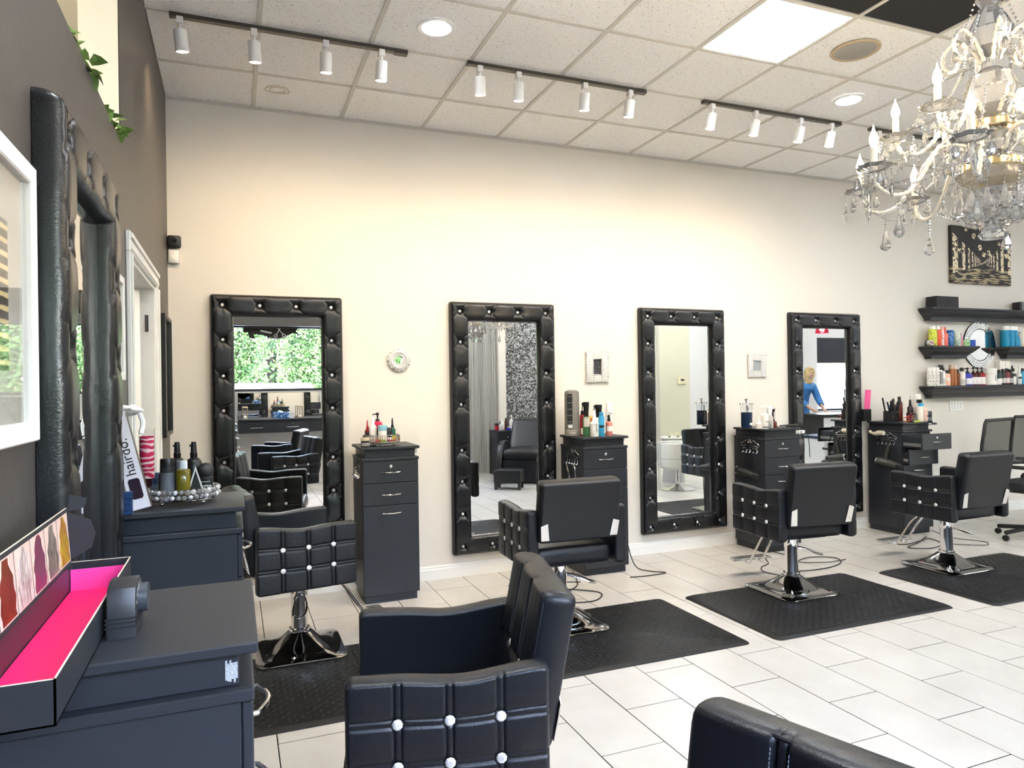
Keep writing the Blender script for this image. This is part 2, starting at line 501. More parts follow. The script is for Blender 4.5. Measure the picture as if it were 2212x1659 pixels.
# grey-brown soffit above the shop window
bm = bm_new(); box(bm, 0, 3.75, YF, YF+.10, 2.45, 2.78); struct('trim_1', bm, mat('soffit_paint', (.10, .095, .09), .6))
FRM = mat('dark_window_frame', (.02, .02, .022), .4)
def window(name, W, mull=()):
    x0, x1, z0, z1 = W; b = bm_new(); f = .04
    box(b, x0, x1, YF-.12, YF-.06, z0, z0+f); box(b, x0, x1, YF-.12, YF-.06, z1-f, z1)
    box(b, x0, x0+f, YF-.12, YF-.06, z0, z1); box(b, x1-f, x1, YF-.12, YF-.06, z0, z1)
    for m in mull: box(b, m-f/2, m+f/2, YF-.12, YF-.06, z0, z1)
    o = struct(name, b, FRM)
    b = bm_new(); box(b, x0+f, x1-f, YF-.092, YF-.088, z0+f, z1-f); obj('pane', b, GLASS, o, smooth=False)
    return o
win1 = window('window_1', W1, (2.0,)); win2 = window('window_2', W2)
# painted sign at the top of the shop window: dark scalloped band with scissors and comb
SIGNB = mat('window_sign_black', (.006, .006, .006), .6); SIGNW = mat('window_sign_white', (.8, .8, .78), .6)
bm = bm_new()
pts = [(.55, 2.43), (.55, 2.36), (.62, 2.36), (.64, 2.27), (.72, 2.27), (.70, 2.33), (.84, 2.32), (.95, 2.27), (1.05, 2.255), (1.16, 2.28), (1.22, 2.33), (1.28, 2.36), (1.36, 2.34), (1.32, 2.39), (1.36, 2.43)]
prism(bm, pts, YF-.086, YF-.084, 'y'); obj('sign', bm, SIGNB, win1, smooth=False)
bm = bm_new(); prism(bm, [(.80, 2.375), (.96, 2.345), (.965, 2.365), (.80, 2.40)], YF-.083, YF-.082, 'y'); obj('sign_comb', bm, SIGNW, win1, smooth=False)
bm = bm_new()
tube(bm, [(1.02+.022*math.cos(a), YF-.081, 2.31+.022*math.sin(a)) for a in np.linspace(0, 2*PI, 14)[:-1]], .005, 6, True)
tube(bm, [(1.14+.022*math.cos(a), YF-.081, 2.32+.022*math.sin(a)) for a in np.linspace(0, 2*PI, 14)[:-1]], .005, 6, True)
tube(bm, [(1.03, YF-.081, 2.33), (1.09, YF-.081, 2.43)], .006, 6); tube(bm, [(1.13, YF-.081, 2.34), (1.05, YF-.081, 2.43)], .006, 6)
obj('sign_scissors', bm, SIGNW, win1)
bm = bm_new(); tube(bm, [(.93, YF-.081, 2.285), (1.0, YF-.081, 2.268), (1.07, YF-.081, 2.266), (1.15, YF-.081, 2.29), (1.2, YF-.081, 2.325)], .005, 6); obj('sign_arc', bm, SIGNW, win1)
# reception window: dark roller shade, white sheers of daylight, lettering strokes
bm = bm_new(); box(bm, W2[0]-.02, W2[1]+.02, YF-.02, YF-.01, 1.86, 2.42); shade = obj('roller_shade', bm, mat('dark_shade', (.02, .022, .03), .6), win2, smooth=False)
# ================================================================== TUFTED MIRRORS
MW, MZ, MB = .895, 1.98, .155
BTN_Z = [1.904, 1.664, 1.414, 1.174, .818, .576, .323, .072]
BTN_X = [.082, .325, .570, .813]
BTN = [(x, z) for x in (BTN_X[0], BTN_X[3]) for z in BTN_Z]+[(x, z) for x in BTN_X[1:3] for z in (BTN_Z[0], BTN_Z[-1])]
def frame_height(X, Z):
    t = np.minimum(np.minimum(X, MW-X), np.minimum(Z, MZ-Z))         # distance to the outer edge
    q = np.clip(np.abs(2*t/MB-1), 0, 1)
    h = .066*np.sqrt(np.clip(1-q**5, 0, 1))
    h = np.maximum(h, np.where(t > MB*.5, .012, 0))
    for bx, bz in BTN:
        dx, dz = X-bx, Z-bz; r = np.hypot(dx, dz)
        h = h-.030*np.exp(-(r/.020)**2)-.010*np.exp(-(r/.055)**2)
        for sx in (1, -1):
            l = (dx-sx*dz)/math.sqrt(2); a = np.abs(dx+sx*dz)/math.sqrt(2)
            wob = .006*np.sin(a*40)
            h = h-.0085*np.exp(-((l+wob)/.0048)**2)*np.exp(-(a/.085)**4)*(1-np.exp(-(r/.02)**2))
        ang = np.arctan2(dx, -dz)
        h = h-.0035*np.exp(-(r/.05)**2)*(.5+.5*np.cos(9*ang))*np.exp(-(ang/1.1)**2)
    return np.maximum(h, 0)
def edge_list(L, step, B):
    e = np.concatenate([[0, .002, .006, .012, .02], np.linspace(.028, B-.02, int((B-.048)/step)+1), [B-.012, B-.006, B-.002, B]])
    m = np.linspace(B, L-B, max(2, int((L-2*B)/step)))[1:-1]
    return np.concatenate([e, m, (L-e)[::-1]]), len(e)
def frame_mesh():
    xs, kx = edge_list(MW, .0068, MB); zs, kz = edge_list(MZ, .0068, MB)
    X, Z = np.meshgrid(xs, zs, indexing='ij'); Hh = frame_height(X, Z)
    # rounded outer corners
    RC = .022
    ax = np.abs(X-MW/2)-(MW/2-RC); az = np.abs(Z-MZ/2)-(MZ/2-RC)
    k = np.where((ax > 0) & (az > 0), np.maximum(ax, az)/np.maximum(np.hypot(ax, az), 1e-6), 1)
    cor = (ax > 0) & (az > 0)
    X2 = np.where(cor, MW/2+np.sign(X-MW/2)*(MW/2-RC+ax*k), X); Z2 = np.where(cor, MZ/2+np.sign(Z-MZ/2)*(MZ/2-RC+az*k), Z)
    nx, nz = len(xs), len(zs)
    keep = {}; verts = []; faces = []
    def vid(i, j):
        if (i, j) not in keep:
            keep[(i, j)] = len(verts); verts.append((X2[i, j], -Hh[i, j], Z2[i, j]))
        return keep[(i, j)]
    for i in range(nx-1):
        for j in range(nz-1):
            if kx-1 <= i < nx-kx and kz-1 <= j < nz-kz: continue
            faces.append((vid(i, j), vid(i+1, j), vid(i+1, j+1), vid(i, j+1)))
    me = bpy.data.meshes.new('frame'); me.from_pydata(verts, [], faces)
    me.polygons.foreach_set('use_smooth', [True]*len(faces)); me.update()
    return me
def make_mirror(label):
    t = thing('tufted_mirror', label, 'mirror', group='tall tufted mirrors')
    link('frame', frame_mesh(), TUFT, t)
    b = bm_new(); box(b, MB-.01, MW-MB+.01, -.013, -.004, MB-.01, MZ-MB+.01); obj('glass', b, MIRROR, t, smooth=False)
    b = bm_new(); box(b, .02, MW-.02, -.004, 0, .02, MZ-.02); obj('backing_board', b, BLACKP, t, smooth=False)
    b = bm_new(); lathe(b, [(.0105, 0), (.0118, .004), (.009, .009), (.004, .011)], n=10)
    me = mesh_of('button', b, False)
    for bx, bz in BTN:
        z_ = float(frame_height(np.array([bx]), np.array([bz]))[0])
        link('button', me, CRYSTAL, t, (bx, -z_-.001, bz), (PI/2, 0, 0))
    return t
mir = make_mirror('black tufted mirror on the cream wall nearest the dark wall corner')
mir.location = (.256, -.002, .167)
dup(mir, (1.966, -.002, .167), 0, 'black tufted mirror between the round ornament and the tower heater cabinet')
dup(mir, (3.670, -.002, .167), 0, 'black tufted mirror whose glass shows a white round bowl chair')
dup(mir, (5.329, -.002, .167), 0, 'rightmost black tufted mirror, its glass showing a red pendant lamp')
dup(mir, (.002, -3.455, .167), PI/2, 'black tufted mirror seen edge-on along the dark left wall').scale = (.93, 1, 1.005)

# ================================================================== CABINETS
def hook_rack(parent, x, y, z):
    """scrolled wire rack on the left side of a cabinet (plane x)"""
    b = bm_new(); r = .0028
    X = x-.006
    tube(b, [(X, y-.09, z-.02), (X, y-.05, z-.012), (X, y, z-.008), (X, y+.05, z-.012), (X, y+.09, z-.02)], r, 6)
    tube(b, [(X, y-.09, z+.0), (X, y-.05, z+.008), (X, y, z+.012), (X, y+.05, z+.008), (X, y+.09, z+.0)], r, 6)
    tube(b, [(X, y-.09, z-.02), (X, y-.09, z)], r, 6); tube(b, [(X, y+.09, z-.02), (X, y+.09, z)], r, 6)
    for s in (-1, 1):
        tube(b, [(X, y+s*.105, z+.02), (X, y+s*.06, z+.045), (X, y+s*.02, z+.065), (X, y+s*.003, z+.055), (X, y+s*.006, z+.035), (X, y+s*.02, z+.035), (X, y+s*.024, z+.048)], r, 6)
        tube(b, [(X, y+s*.09, z), (X, y+s*.108, z+.008), (X, y+s*.112, z+.024), (X, y+s*.098, z+.030), (X, y+s*.092, z+.02)], r, 6)
    for k in range(5):
        yy = y-.085+.0425*k
        tube(b, [(X, yy, z-.018), (X, yy, z-.045), (X-.012, yy, z-.056), (X-.024, yy, z-.05), (X-.026, yy, z-.038)], r, 6)
    return obj('hook_rack', b, CHROME, parent)
HND = None
def handle_mesh():
    b = bm_new()
    pts = [(-.062, 0, 0)]+[(-.062+.124*k/10, -.008-.020*math.sin(PI*k/10), 0) for k in range(0, 11)]+[(.062, 0, 0)]
    tube(b, pts, .0048, 8)
    return mesh_of('handle', b)
def make_cabinet(label, pull=(0, 0), rack=True):
    """front faces -y; origin on the floor, centre of the footprint; 0.39 wide, 0.38 deep, 1.06 high"""
    global HND
    W, D, H = .39, .38, 1.06; hw, hd = W/2, D/2
    t = thing('styling_cabinet', label, 'cabinet', group='black styling cabinets')
    b = bm_new(); box(b, -hw+.015, hw-.015, -hd+.03, hd, 0, .055); obj('plinth', b, LAM, t, smooth=False)
    b = bm_new(); box(b, -hw, hw, -hd+.018, hd, .055, .965, .002, 1); body = obj('body', b, LAM, t, smooth=False)
    b = bm_new(); box(b, -hw-.004, hw+.004, -hd-.002, hd, .965, .985, .003, 1); obj('ledge', b, LAM, t, smooth=False)
    b = bm_new(); box(b, -hw+.02, hw-.02, -hd+.02, hd, .985, 1.042, .002, 1); obj('upper_box', b, LAM, t, smooth=False)
    b = bm_new(); box(b, -hw-.008, hw+.008, -hd-.008, hd, 1.042, 1.06, .003, 1); obj('top', b, LAM, t, smooth=False)
    if HND is None: HND = handle_mesh()
    for k, (z0, z1, nm) in enumerate(((.815, .962, 'drawer'), (.664, .811, 'drawer'), (.058, .66, 'door'))):
        p = pull[k] if k < len(pull) else 0
        b = bm_new(); box(b, -hw+.002, hw-.002, -hd, -hd+.017, z0, z1, .0025, 1)
        if p:
            box(b, -hw+.02, hw-.02, -hd+.017, -hd+.25, z0+.015, z1-.03)
        f = obj(nm, b, LAM, t, (0, -p, 0), smooth=False)
        link('handle', HND, CHROME, f, (.0, -hd-.001, (z1-.075) if nm == 'drawer' else z1-.05))
        if k == 0:
            b = bm_new(); lathe(b, [(.011, 0), (.011, .003), (.008, .005), (.004, .005), (.004, .003)], n=14)
            obj('lock', b, CHROME, f, (0, -hd, z1-.037), (PI/2, 0, 0))
        if p:
            for s in (-1, 1):
                b = bm_new(); box(b, s*(hw-.017)-.004, s*(hw-.017)+.004, -hd+.017, -hd+p+.05, z0+.03, z0+.06); obj('slide_rail', b, STEEL, f, smooth=False)
    # power outlet strip on the right end of the upper box
    b = bm_new(); box(b, hw-.02, hw+.012, -hd+.05, -hd+.12, 1.0, 1.035, .003, 1); o = obj('outlet', b, WHITEP, t, smooth=False)
    if rack: hook_rack(t, -hw, -.02, .90)
    return t
cab = make_cabinet('black drawer cabinet with a round wire tray of products on top')
cab.location = (1.405, -.242, 0); cab.scale = (1, 1.05, 1.0142)
cab2 = dup(cab, (3.092, -.242, 0), 0, 'black drawer cabinet carrying the grey tower heater')
cab3 = dup(cab, (4.845, -.242, 0), 0, 'black drawer cabinet carrying the blue disinfectant jar')
cabL = make_cabinet('black cabinet by the dark wall with the crystal bead tray on top', rack=False)
cabL.location = (.226, -2.415, 0); cabL.rotation_euler = (0, 0, PI/2); cabL.scale = (1, 1.05, 1.0142)
cabN = dup(cabL, (.226, -3.84, 0), PI/2, 'black cabinet in the near left corner under the open pink box')
cab4 = make_cabinet('black drawer cabinet with its top drawers pulled out', (.19, .06))
cab4.location = (6.493, -.242, 0); cab4.scale = (1, 1.05, 1.0142)
# worn corners on the two nearest cabinets
CHIP = mat('chipped_edge', (.45, .46, .47), .6, bump=(300, .6))
for c_, yy in ((cabL, -.19), (cabN, -.19)):
    b = bm_new()
    for k in range(7): box(b, -.200-random.uniform(.0, .0014), -.199, -.195+k*.006, -.190+k*.006, 1.044+random.uniform(0, .004), 1.056, .0)
    obj('chipped_edge', b, CHIP, c_, smooth=False)
b = bm_new()
for k in range(6): box(b, -.1765, -.174, -.168+k*.003, -.165+k*.003, .990+random.uniform(0, .01), 1.03-random.uniform(0, .008))
obj('chipped_edge', b, CHIP, cabN, smooth=False)

# ================================================================== STYLING CHAIRS
def grooves(v, lines, half=.0085, wdt=.0030, depth=.0075):
    g = 0.
    for l in lines:
        for s in (-half, half):
            g += depth*math.exp(-((v-l-s)/wdt)**2)
        if abs(v-l) < half: g += depth*.25
    return g
ARM_L, ARM_H, ARM_T = .525, .335, .068
AX = [-ARM_L/2+ARM_L*k/4 for k in (1, 2, 3)]; AZ = [ARM_H*.36, ARM_H*.68]
def arm_relief(x, z):
    px = min(abs(x-l) for l in AX+[-ARM_L/2, ARM_L/2]); pz = min(abs(z-l) for l in AZ+[0, ARM_H])
    puff = .004*min(1, px/.05)**.6*min(1, pz/.04)**.6
    g = grooves(x, AX)+grooves(z, AZ)
    bt = sum(.006*math.exp(-(((x-a)**2+(z-c)**2)/.016**2)) for a in AX for c in AZ)
    return puff-g*.55-bt
def arm_top(x, z):
    # x from rear (-) to front (+): low in the middle, rising to the rear
    u = (x+ARM_L/2)/ARM_L
    lift = .016*math.exp(-(u/.25)**2)-.012*math.exp(-((u-.45)/.2)**2)+.004*u
    return z+lift*(z/ARM_H)**2
def arm_mesh(side):
    b = pad(ARM_L, ARM_H, ARM_T, 150, 90, arm_relief, None, .012, .022, arm_top)
    # pad is x along, -y outwards; turn so that x -> +Y (front), -y -> outwards (side)
    M = Matrix(((0, side*-1*-1, 0, 0), (1, 0, 0, 0), (0, 0, 1, 0), (0, 0, 0, 1)))
    # outward direction: pad -y  ->  X = side ; so X = -side*y
    for v in b.verts:
        x, y, z = v.co; v.co = (-side*y, x, z)
    return mesh_of('armrest', b, ang=60)
BK_W, BK_H, BK_T = .505, .43, .095
BX = [-BK_W/6-.0, BK_W/6]
def back_relief(x, z):
    px = min(abs(x-l) for l in BX+[-BK_W/2, BK_W/2])
    puff = .009*min(1, px/.06)**.6
    g = grooves(x, BX, .0095, .0032, .009)
    pz = abs(z-.17); fold = .012*math.exp(-(pz/.009)**2)
    bt = sum(.010*math.exp(-(((x-a)**2+(z-.17)**2)/.02**2)) for a in BX)
    return puff-g-fold-bt
def sq_base():
    b = bm_new(); n = 48; rings = []
    prof = [(.235, .0), (.237, .008), (.232, .014), (.19, .022), (.15, .036), (.115, .058), (.088, .084), (.068, .104), (.056, .112)]
    for k, (r, z) in enumerate(prof):
        p = 2+18*max(0, 1-k/7.) ** 1.7
        ring = []
        for i in range(n):
            a = 2*PI*(i+.5)/n; c, s = math.cos(a), math.sin(a)
            q = r/((abs(c)**p+abs(s)**p)**(1/p))
            ring.append(b.verts.new((q*c, q*s, z)))
        rings.append(ring)
    for A, B in zip(rings, rings[1:]):
        for i in range(n):
            j = (i+1) % n; b.faces.new((A[i], A[j], B[j], B[i]))
    b.faces.new(rings[0][::-1]); b.faces.new(rings[-1])
    return b
def make_chair(label):
    """origin on the floor at the base centre, faces +y"""
    t = thing('styling_chair', label, 'chair', group='black styling chairs')
    obj('base_plate', sq_base(), DCHROME, t, ang=50)
    b = bm_new(); lathe(b, [(.052, .108), (.056, .112), (.056, .126), (.045, .130), (.045, .29), (.047, .295), (.047, .37), (.041, .372), (.041, .41)], n=28)
    obj('pump_column', b, CHROME, t)
    b = bm_new(); box(b, -.15, .15, -.17, .17, .395, .418, .004, 1); obj('seat_bracket', b, BLACKP, t, smooth=False)
    b = bm_new(); tube(b, spline([(.04, -.02, .30), (.10, -.05, .285), (.17, -.075, .255), (.215, -.06, .245), (.20, -.02, .25), (.13, .01, .28), (.05, .02, .30)], 5), .0055, 8)
    obj('pump_pedal', b, CHROME, t)
    # seat
    b = pad(.488, .50, .115, 14, 14, None, lambda x, z: .018*(1-(2*x/.488)**2)*(1-(2*(z-.25)/.5)**2), .03, .04)
    for v in b.verts:
        x, y, z = v.co; v.co = (x, z-.245, y+.468)
    obj('seat', b, LEATHER, t, ang=60)
    # back
    b = pad(BK_W, BK_H, BK_T, 130, 60, back_relief, None, .018, .03)
    tilt = math.radians(11)
    for v in b.verts:
        x, y, z = v.co; v.co = (-x, -y, z)
    bk = obj('backrest', b, LEATHER, t, (0, -.25, .500), (tilt, 0, 0), ang=60)
    bme = bm_new(); lathe(bme, [(.0125, 0), (.0145, .0035), (.0115, .0075), (.006, .0095)], n=9); bme = mesh_of('button', bme, False)
    for x in BX: link('button', bme, CRYSTAL, bk, (x, BK_T/2-.006, .17), (-PI/2, 0, 0))
    # piping round the rear face
    b = bm_new(); hw, r = BK_W/2-.012, .028
    ring = []
    for cx, cz, a0 in ((hw-r, BK_H-.012-r, 0), (-hw+r, BK_H-.012-r, PI/2), (-hw+r, .012+r, PI), (hw-r, .012+r, 1.5*PI)):
        ring += [(cx+r*math.cos(a0+k*PI/8), -BK_T/2+.008, cz+r*math.sin(a0+k*PI/8)) for k in range(5)]
    tube(b, ring, .0035, 6, True); obj('piping', b, LEATHER, bk)
    b = bm_new(); tube(b, [(x, BK_T/2-.004, z) for x, y, z in ring], .0035, 6, True); obj('piping', b, LEATHER, bk)
    b = bm_new()
    for x0 in BX:
        for s in (-1, 1):
            for k in range(30):
                z = .20+.0068*k; y = BK_T/2+back_relief(-x0-s*.0150, z)+.0004
                tube(b, [(x0+s*.0150, y, z), (x0+s*.0150, y, z+.0046)], .0007, 4)
    o = obj('stitching', b, mat('grey_thread', (.22, .27, .33), .6), bk); o['kind'] = 'stuff'
    for s in (-1, 1):
        b = bm_new(); pts = [(s*.190, .030), (s*.240, .030), (s*.247, .135), (s*.205, .150)]
        prism(b, pts if s > 0 else pts[::-1], -BK_T/2-.006, -BK_T/2-.001, 'y', .0015)
        p = obj('bracket_plate', b, CHROME, bk, smooth=False)
        for z in (.05, .125):
            b = bm_new(); lathe(b, [(.007, 0), (.007, .003), (.004, .004)], n=10); obj('screw', b, STEEL, p, (s*.222, -BK_T/2-.006, z), (PI/2, 0, 0))
    for s in (-1, 1):
        a = link('armrest', arm_mesh(s), LEATHER, t, (s*(.244+ARM_T/2), -.022, .408))
        for x in AX:
            for z in AZ: link('button', bme, CRYSTAL, a, (s*(ARM_T/2-.001), x, z), (0, s*PI/2, 0))
    # footrest
    b = bm_new()
    for s in (-1, 1):
        tube(b, spline([(s*.045, .12, .40), (s*.05, .24, .34), (s*.052, .36, .17), (s*.055, .40, .105), (s*.058, .44, .098), (s*.06, .49, .112)], 5), .0085, 10)
    obj('footrest_bars', b, CHROME, t)
    b = bm_new(); prism(b, [(-.17, .44), (.17, .44), (.165, .50), (.10, .525), (0, .535), (-.10, .525), (-.165, .50)], .108, .122, 'z', .004)
    for k in range(7): box(b, -.15+.0*k, .15, .447+.011*k, .452+.011*k, .121, .126)
    obj('foot_plate', b, STEEL, t, smooth=False)
    return t
def seat_at(o, x, y, z, deg):
    """place a chair; the seat swivels on a base that stays square to the room"""
    o.location = (x, y, z); o.rotation_euler = (0, 0, math.radians(deg))
    for c in o.children:
        if c.name.startswith('base_plate'): c.rotation_euler = (0, 0, -math.radians(deg))
    return o
chair = make_chair('black styling chair turned sideways in front of the mirror by the corner')
def more_chair(label, *a): return seat_at(dup(chair, (0, 0, 0), 0, label), *a)
c2_ = more_chair('black styling chair seen from behind before the cabinet with the tower heater', 2.25, -1.345, .0175, -2)
for c in c2_.children:
    if c.name.startswith('backrest'): c.location.z = .570; c.scale = (1, 1, .84)
more_chair('black styling chair seen from behind before the cabinet with the disinfectant jar', 4.03, -1.39, .0175, -5)
more_chair('rightmost black styling chair, before the cabinet with open drawers', 5.575, -1.40, .0175, 0)
more_chair('large black styling chair in the foreground with rhinestone-buttoned arm', .95, -3.224, 0, 77)
more_chair('black chair at the bottom edge, only its stitched backrest top showing', .925, -4.585, .022, 109)
seat_at(chair, .73, -1.13, .0175, -81)

# ================================================================== ANTI-FATIGUE MATS
def mat_bump(nt, b):
    tc = nt.nodes.new('ShaderNodeTexCoord'); L = nt.links.new
    b.inputs['Base Color'].default_value = (.011, .011, .012, 1); b.inputs['Roughness'].default_value = .36
MATM = mat('mat_rubber', (.007, .007, .0075), .5, spec=.3)
def mat_mesh(Wd, Dp):
    b = bm_new()
    # slab with sloped border and rounded corners
    def ring(w, d, z, r=.04):
        v = []
        for cx, cy, a0 in ((w/2-r, d/2-r, 0), (-w/2+r, d/2-r, PI/2), (-w/2+r, -d/2+r, PI), (w/2-r, -d/2+r, 1.5*PI)):
            for k in range(5): v.append(b.verts.new((cx+r*math.cos(a0+k*PI/8), cy+r*math.sin(a0+k*PI/8), z)))
        return v
    A = ring(Wd, Dp, 0); B = ring(Wd-.006, Dp-.006, .004); Cc = ring(Wd-.05, Dp-.05, .016)
    for P, Q in ((A, B), (B, Cc)):
        for i in range(len(P)):
            j = (i+1) % len(P); b.faces.new((P[i], P[j], Q[j], Q[i]))
    b.faces.new(A[::-1]); b.faces.new(Cc)
    return b
def stud_mesh(Wd, Dp):
    # raised diamond-plate lozenges, alternating direction
    verts, faces = [], []
    st = .0285; ln, wd, h = .0125, .0045, .0028
    nx, ny = int((Wd-.07)/st), int((Dp-.07)/st)
    for i in range(nx):
        for j in range(ny):
            cx = -(nx-1)*st/2+i*st; cy = -(ny-1)*st/2+j*st
            a = PI/4 if (i+j) % 2 else -PI/4
            c, s = math.cos(a), math.sin(a); o = len(verts)
            for u, v, z in ((-ln, 0, 0), (0, -wd, 0), (ln, 0, 0), (0, wd, 0), (-ln*.45, 0, h), (ln*.45, 0, h)):
                verts.append((cx+c*u-s*v, cy+s*u+c*v, .016+z))
            faces += [(o, o+1, o+4), (o+1, o+5, o+4), (o+1, o+2, o+5), (o+2, o+3, o+5), (o+3, o+4, o+5), (o+3, o, o+4)]
    me = bpy.data.meshes.new('studs'); me.from_pydata(verts, [], faces); me.update()
    return me
mb = mesh_of('mat_slab', mat_mesh(1.455, .915)); sm = stud_mesh(1.455, .915)
def floor_mat_thing(label, x, y):
    t = thing('floor_mat', label, 'mat', (x, y, .0005), 0, 'black studded floor mats')
    link('mat_slab', mb, MATM, t); o = link('studs', sm, MATM, t); o['kind'] = 'stuff'
floor_mat_thing('black studded rubber mat under the sideways chair by the corner', .885, -1.61)
floor_mat_thing('black studded rubber mat under the chair before the tower heater cabinet', 2.385, -1.60)
floor_mat_thing('black studded rubber mat in the middle of the bright tile floor', 4.0, -1.63)
floor_mat_thing('rightmost black studded rubber mat, cut by the picture edge', 5.71, -1.72)
# ================================================================== CEILING FIXTURES
TRK = mat('track_metal', (.10, .095, .085), .32, .9)
def spot(name, loc, aim, energy, size, blend, col, parent=None, rad=.03):
    l = bpy.data.lights.new(name, 'SPOT'); l.energy = energy; l.spot_size = math.radians(size); l.spot_blend = blend; l.color = col; l.shadow_soft_size = rad
    o = bpy.data.objects.new(name, l); COL.objects.link(o)
    d = Vector(aim)-Vector(loc)
    if parent is not None:
        o.parent = parent; o.location = Vector(loc)-Vector(parent.location)
    else: o.location = loc
    o.rotation_euler = d.to_track_quat('-Z', 'Y').to_euler()
    return o
b = bm_new(); box(b, -.017, .017, -.012, .028, -.040, 0, .003, 1); adapter_me = mesh_of('adapter', b, False)
b = bm_new(); cyl(b, (0, 0, -.040), (0, .004, -.066), .007, 8); stem_me = mesh_of('stem', b)
HEAD_T = math.radians(12)
b = bm_new(); lathe(b, [(.012, 0), (.031, -.003), (.034, -.010), (.034, -.098), (.0355, -.100), (.0355, -.112), (.031, -.112), (.029, -.095), (.001, -.090)], n=24); head_me = mesh_of('lamp_head', b)
b = bm_new(); lathe(b, [(.028, -.0965), (.001, -.0960)], n=20, cap=False); lens_me = mesh_of('lens', b)
LENS = mat('lamp_lens', (1, 1, 1), .4, emis=(1, .86, .62), es=14.)
LENSOFF = mat('lamp_lens_off', (.7, .7, .7), .3)
TRACKS = [(.119, 1.379, (.165, .531, .913, 1.229), True, 'dark ceiling light track nearest the dark wall'),
          (1.757, 3.019, (1.832, 2.089, 2.557, 2.896), True, 'dark ceiling light track in the middle of the three'),
          (3.494, 4.761, (3.565, 3.948, 4.365, 4.669), True, 'dark ceiling light track third from the dark wall'),
          (5.076, 6.33, (5.16, 5.52, 5.95, 6.22), False, 'dark ceiling light track partly behind the chandelier')]
ORD = ['first', 'second', 'third', 'fourth']; TN = ['the track nearest the dark wall', 'the middle ceiling track', 'the third ceiling track', 'the track behind the chandelier']
for ti, (x0, x1, hs, on_, lab) in enumerate(TRACKS):
    t = thing('light_track', lab, 'light track', (x0, -1.19, HC-.001), 0, 'ceiling light tracks')
    b = bm_new(); box(b, 0, x1-x0, -.018, .018, -.022, 0, .002, 1); obj('rail', b, TRK, t, smooth=False)
    b = bm_new(); box(b, -.004, .012, -.019, .019, -.024, 0, .002, 1); obj('end_cap', b, TRK, t, smooth=False)
    b = bm_new(); box(b, x1-x0-.075, x1-x0+.004, -.0195, .0195, -.028, 0, .002, 1); obj('live_end', b, TRK, t, smooth=False)
    for k, hx in enumerate(hs):
        h = thing('track_spotlight', f'white cylinder spotlight, {ORD[k]} from the left on {TN[ti]}', 'spotlight', (hx, -1.205, HC-.023), 0, 'white track spotlights')
        link('adapter', adapter_me, WHITEP, h); link('stem', stem_me, WHITEP, h)
        yaw = -.12+.05*k if ti < 2 else .10
        a = link('lamp_head', head_me, WHITEP, h, (0, .005, -.062), (HEAD_T, yaw*.8, 0))
        link('lens', lens_me, LENS if on_ else LENSOFF, a)
        if on_:
            spot('track_lamp', (hx, -1.16, HC-.185), (hx, -.02, 1.3), 13.5, 140, 1., (1, .77, .50), rad=.035)
# recessed downlights
CANE = mat('downlight_glow', (1, 1, 1), .5, emis=(.92, .96, 1), es=30.)
for x, y, lab in ((1.474, -1.505, 'round recessed downlight glowing above the first track'), (4.483, -1.531, 'round recessed downlight glowing near the round speaker grille')):
    t = thing('downlight', lab, 'downlight', (x, y, HC+.004), 0, 'recessed downlights')
    b = bm_new(); lathe(b, [(.108, 0), (.110, -.004), (.104, -.010), (.082, -.007), (.080, .0)], n=40, cap=False); obj('trim_ring', b, WHITEP, t)
    b = bm_new(); lathe(b, [(.080, -.002), (.06, -.0025), (.001, -.003)], n=32, cap=False); obj('lens', b, CANE, t)
    spot('downlight_lamp', (x, y, HC-.02), (x, y, 0), 28, 140, 1., (.92, .96, 1), rad=.08)
# ceiling speaker
t = thing('ceiling_speaker', 'round beige speaker grille in the ceiling tile beside the light panel', 'speaker', (3.912, -2.11, HC+.004))
b = bm_new(); lathe(b, [(.138, 0), (.140, -.006), (.132, -.012), (.115, -.008)], n=44, cap=False); obj('rim', b, mat('speaker_rim', (.50, .40, .26), .5), t)
b = bm_new(); lathe(b, [(.116, -.008), (.08, -.011), (.001, -.013)], n=36, cap=False); obj('grille', b, mat('speaker_grille', (.40, .38, .34), .6, bump=(900, .5)), t)
# faint round water stain on the tile by the corner
t = thing('ceiling_stain', 'faint brown round stain on the ceiling tile near the corner', 'stain', (.70, -.36, HC+.0055))
b = bm_new()
tube(b, [(.075*math.cos(a)*(1+.05*math.sin(5*a)), .06*math.sin(a), 0) for a in np.linspace(0, 2*PI, 40)[:-1]], .0032, 5, True)
tube(b, [(.050*math.cos(a), .04*math.sin(a)*(1+.08*math.sin(4*a)), 0) for a in np.linspace(0, 2*PI, 40)[:-1]], .0025, 5, True)
obj('stain_ring', b, mat('stain', (.50, .42, .30), .9), t)

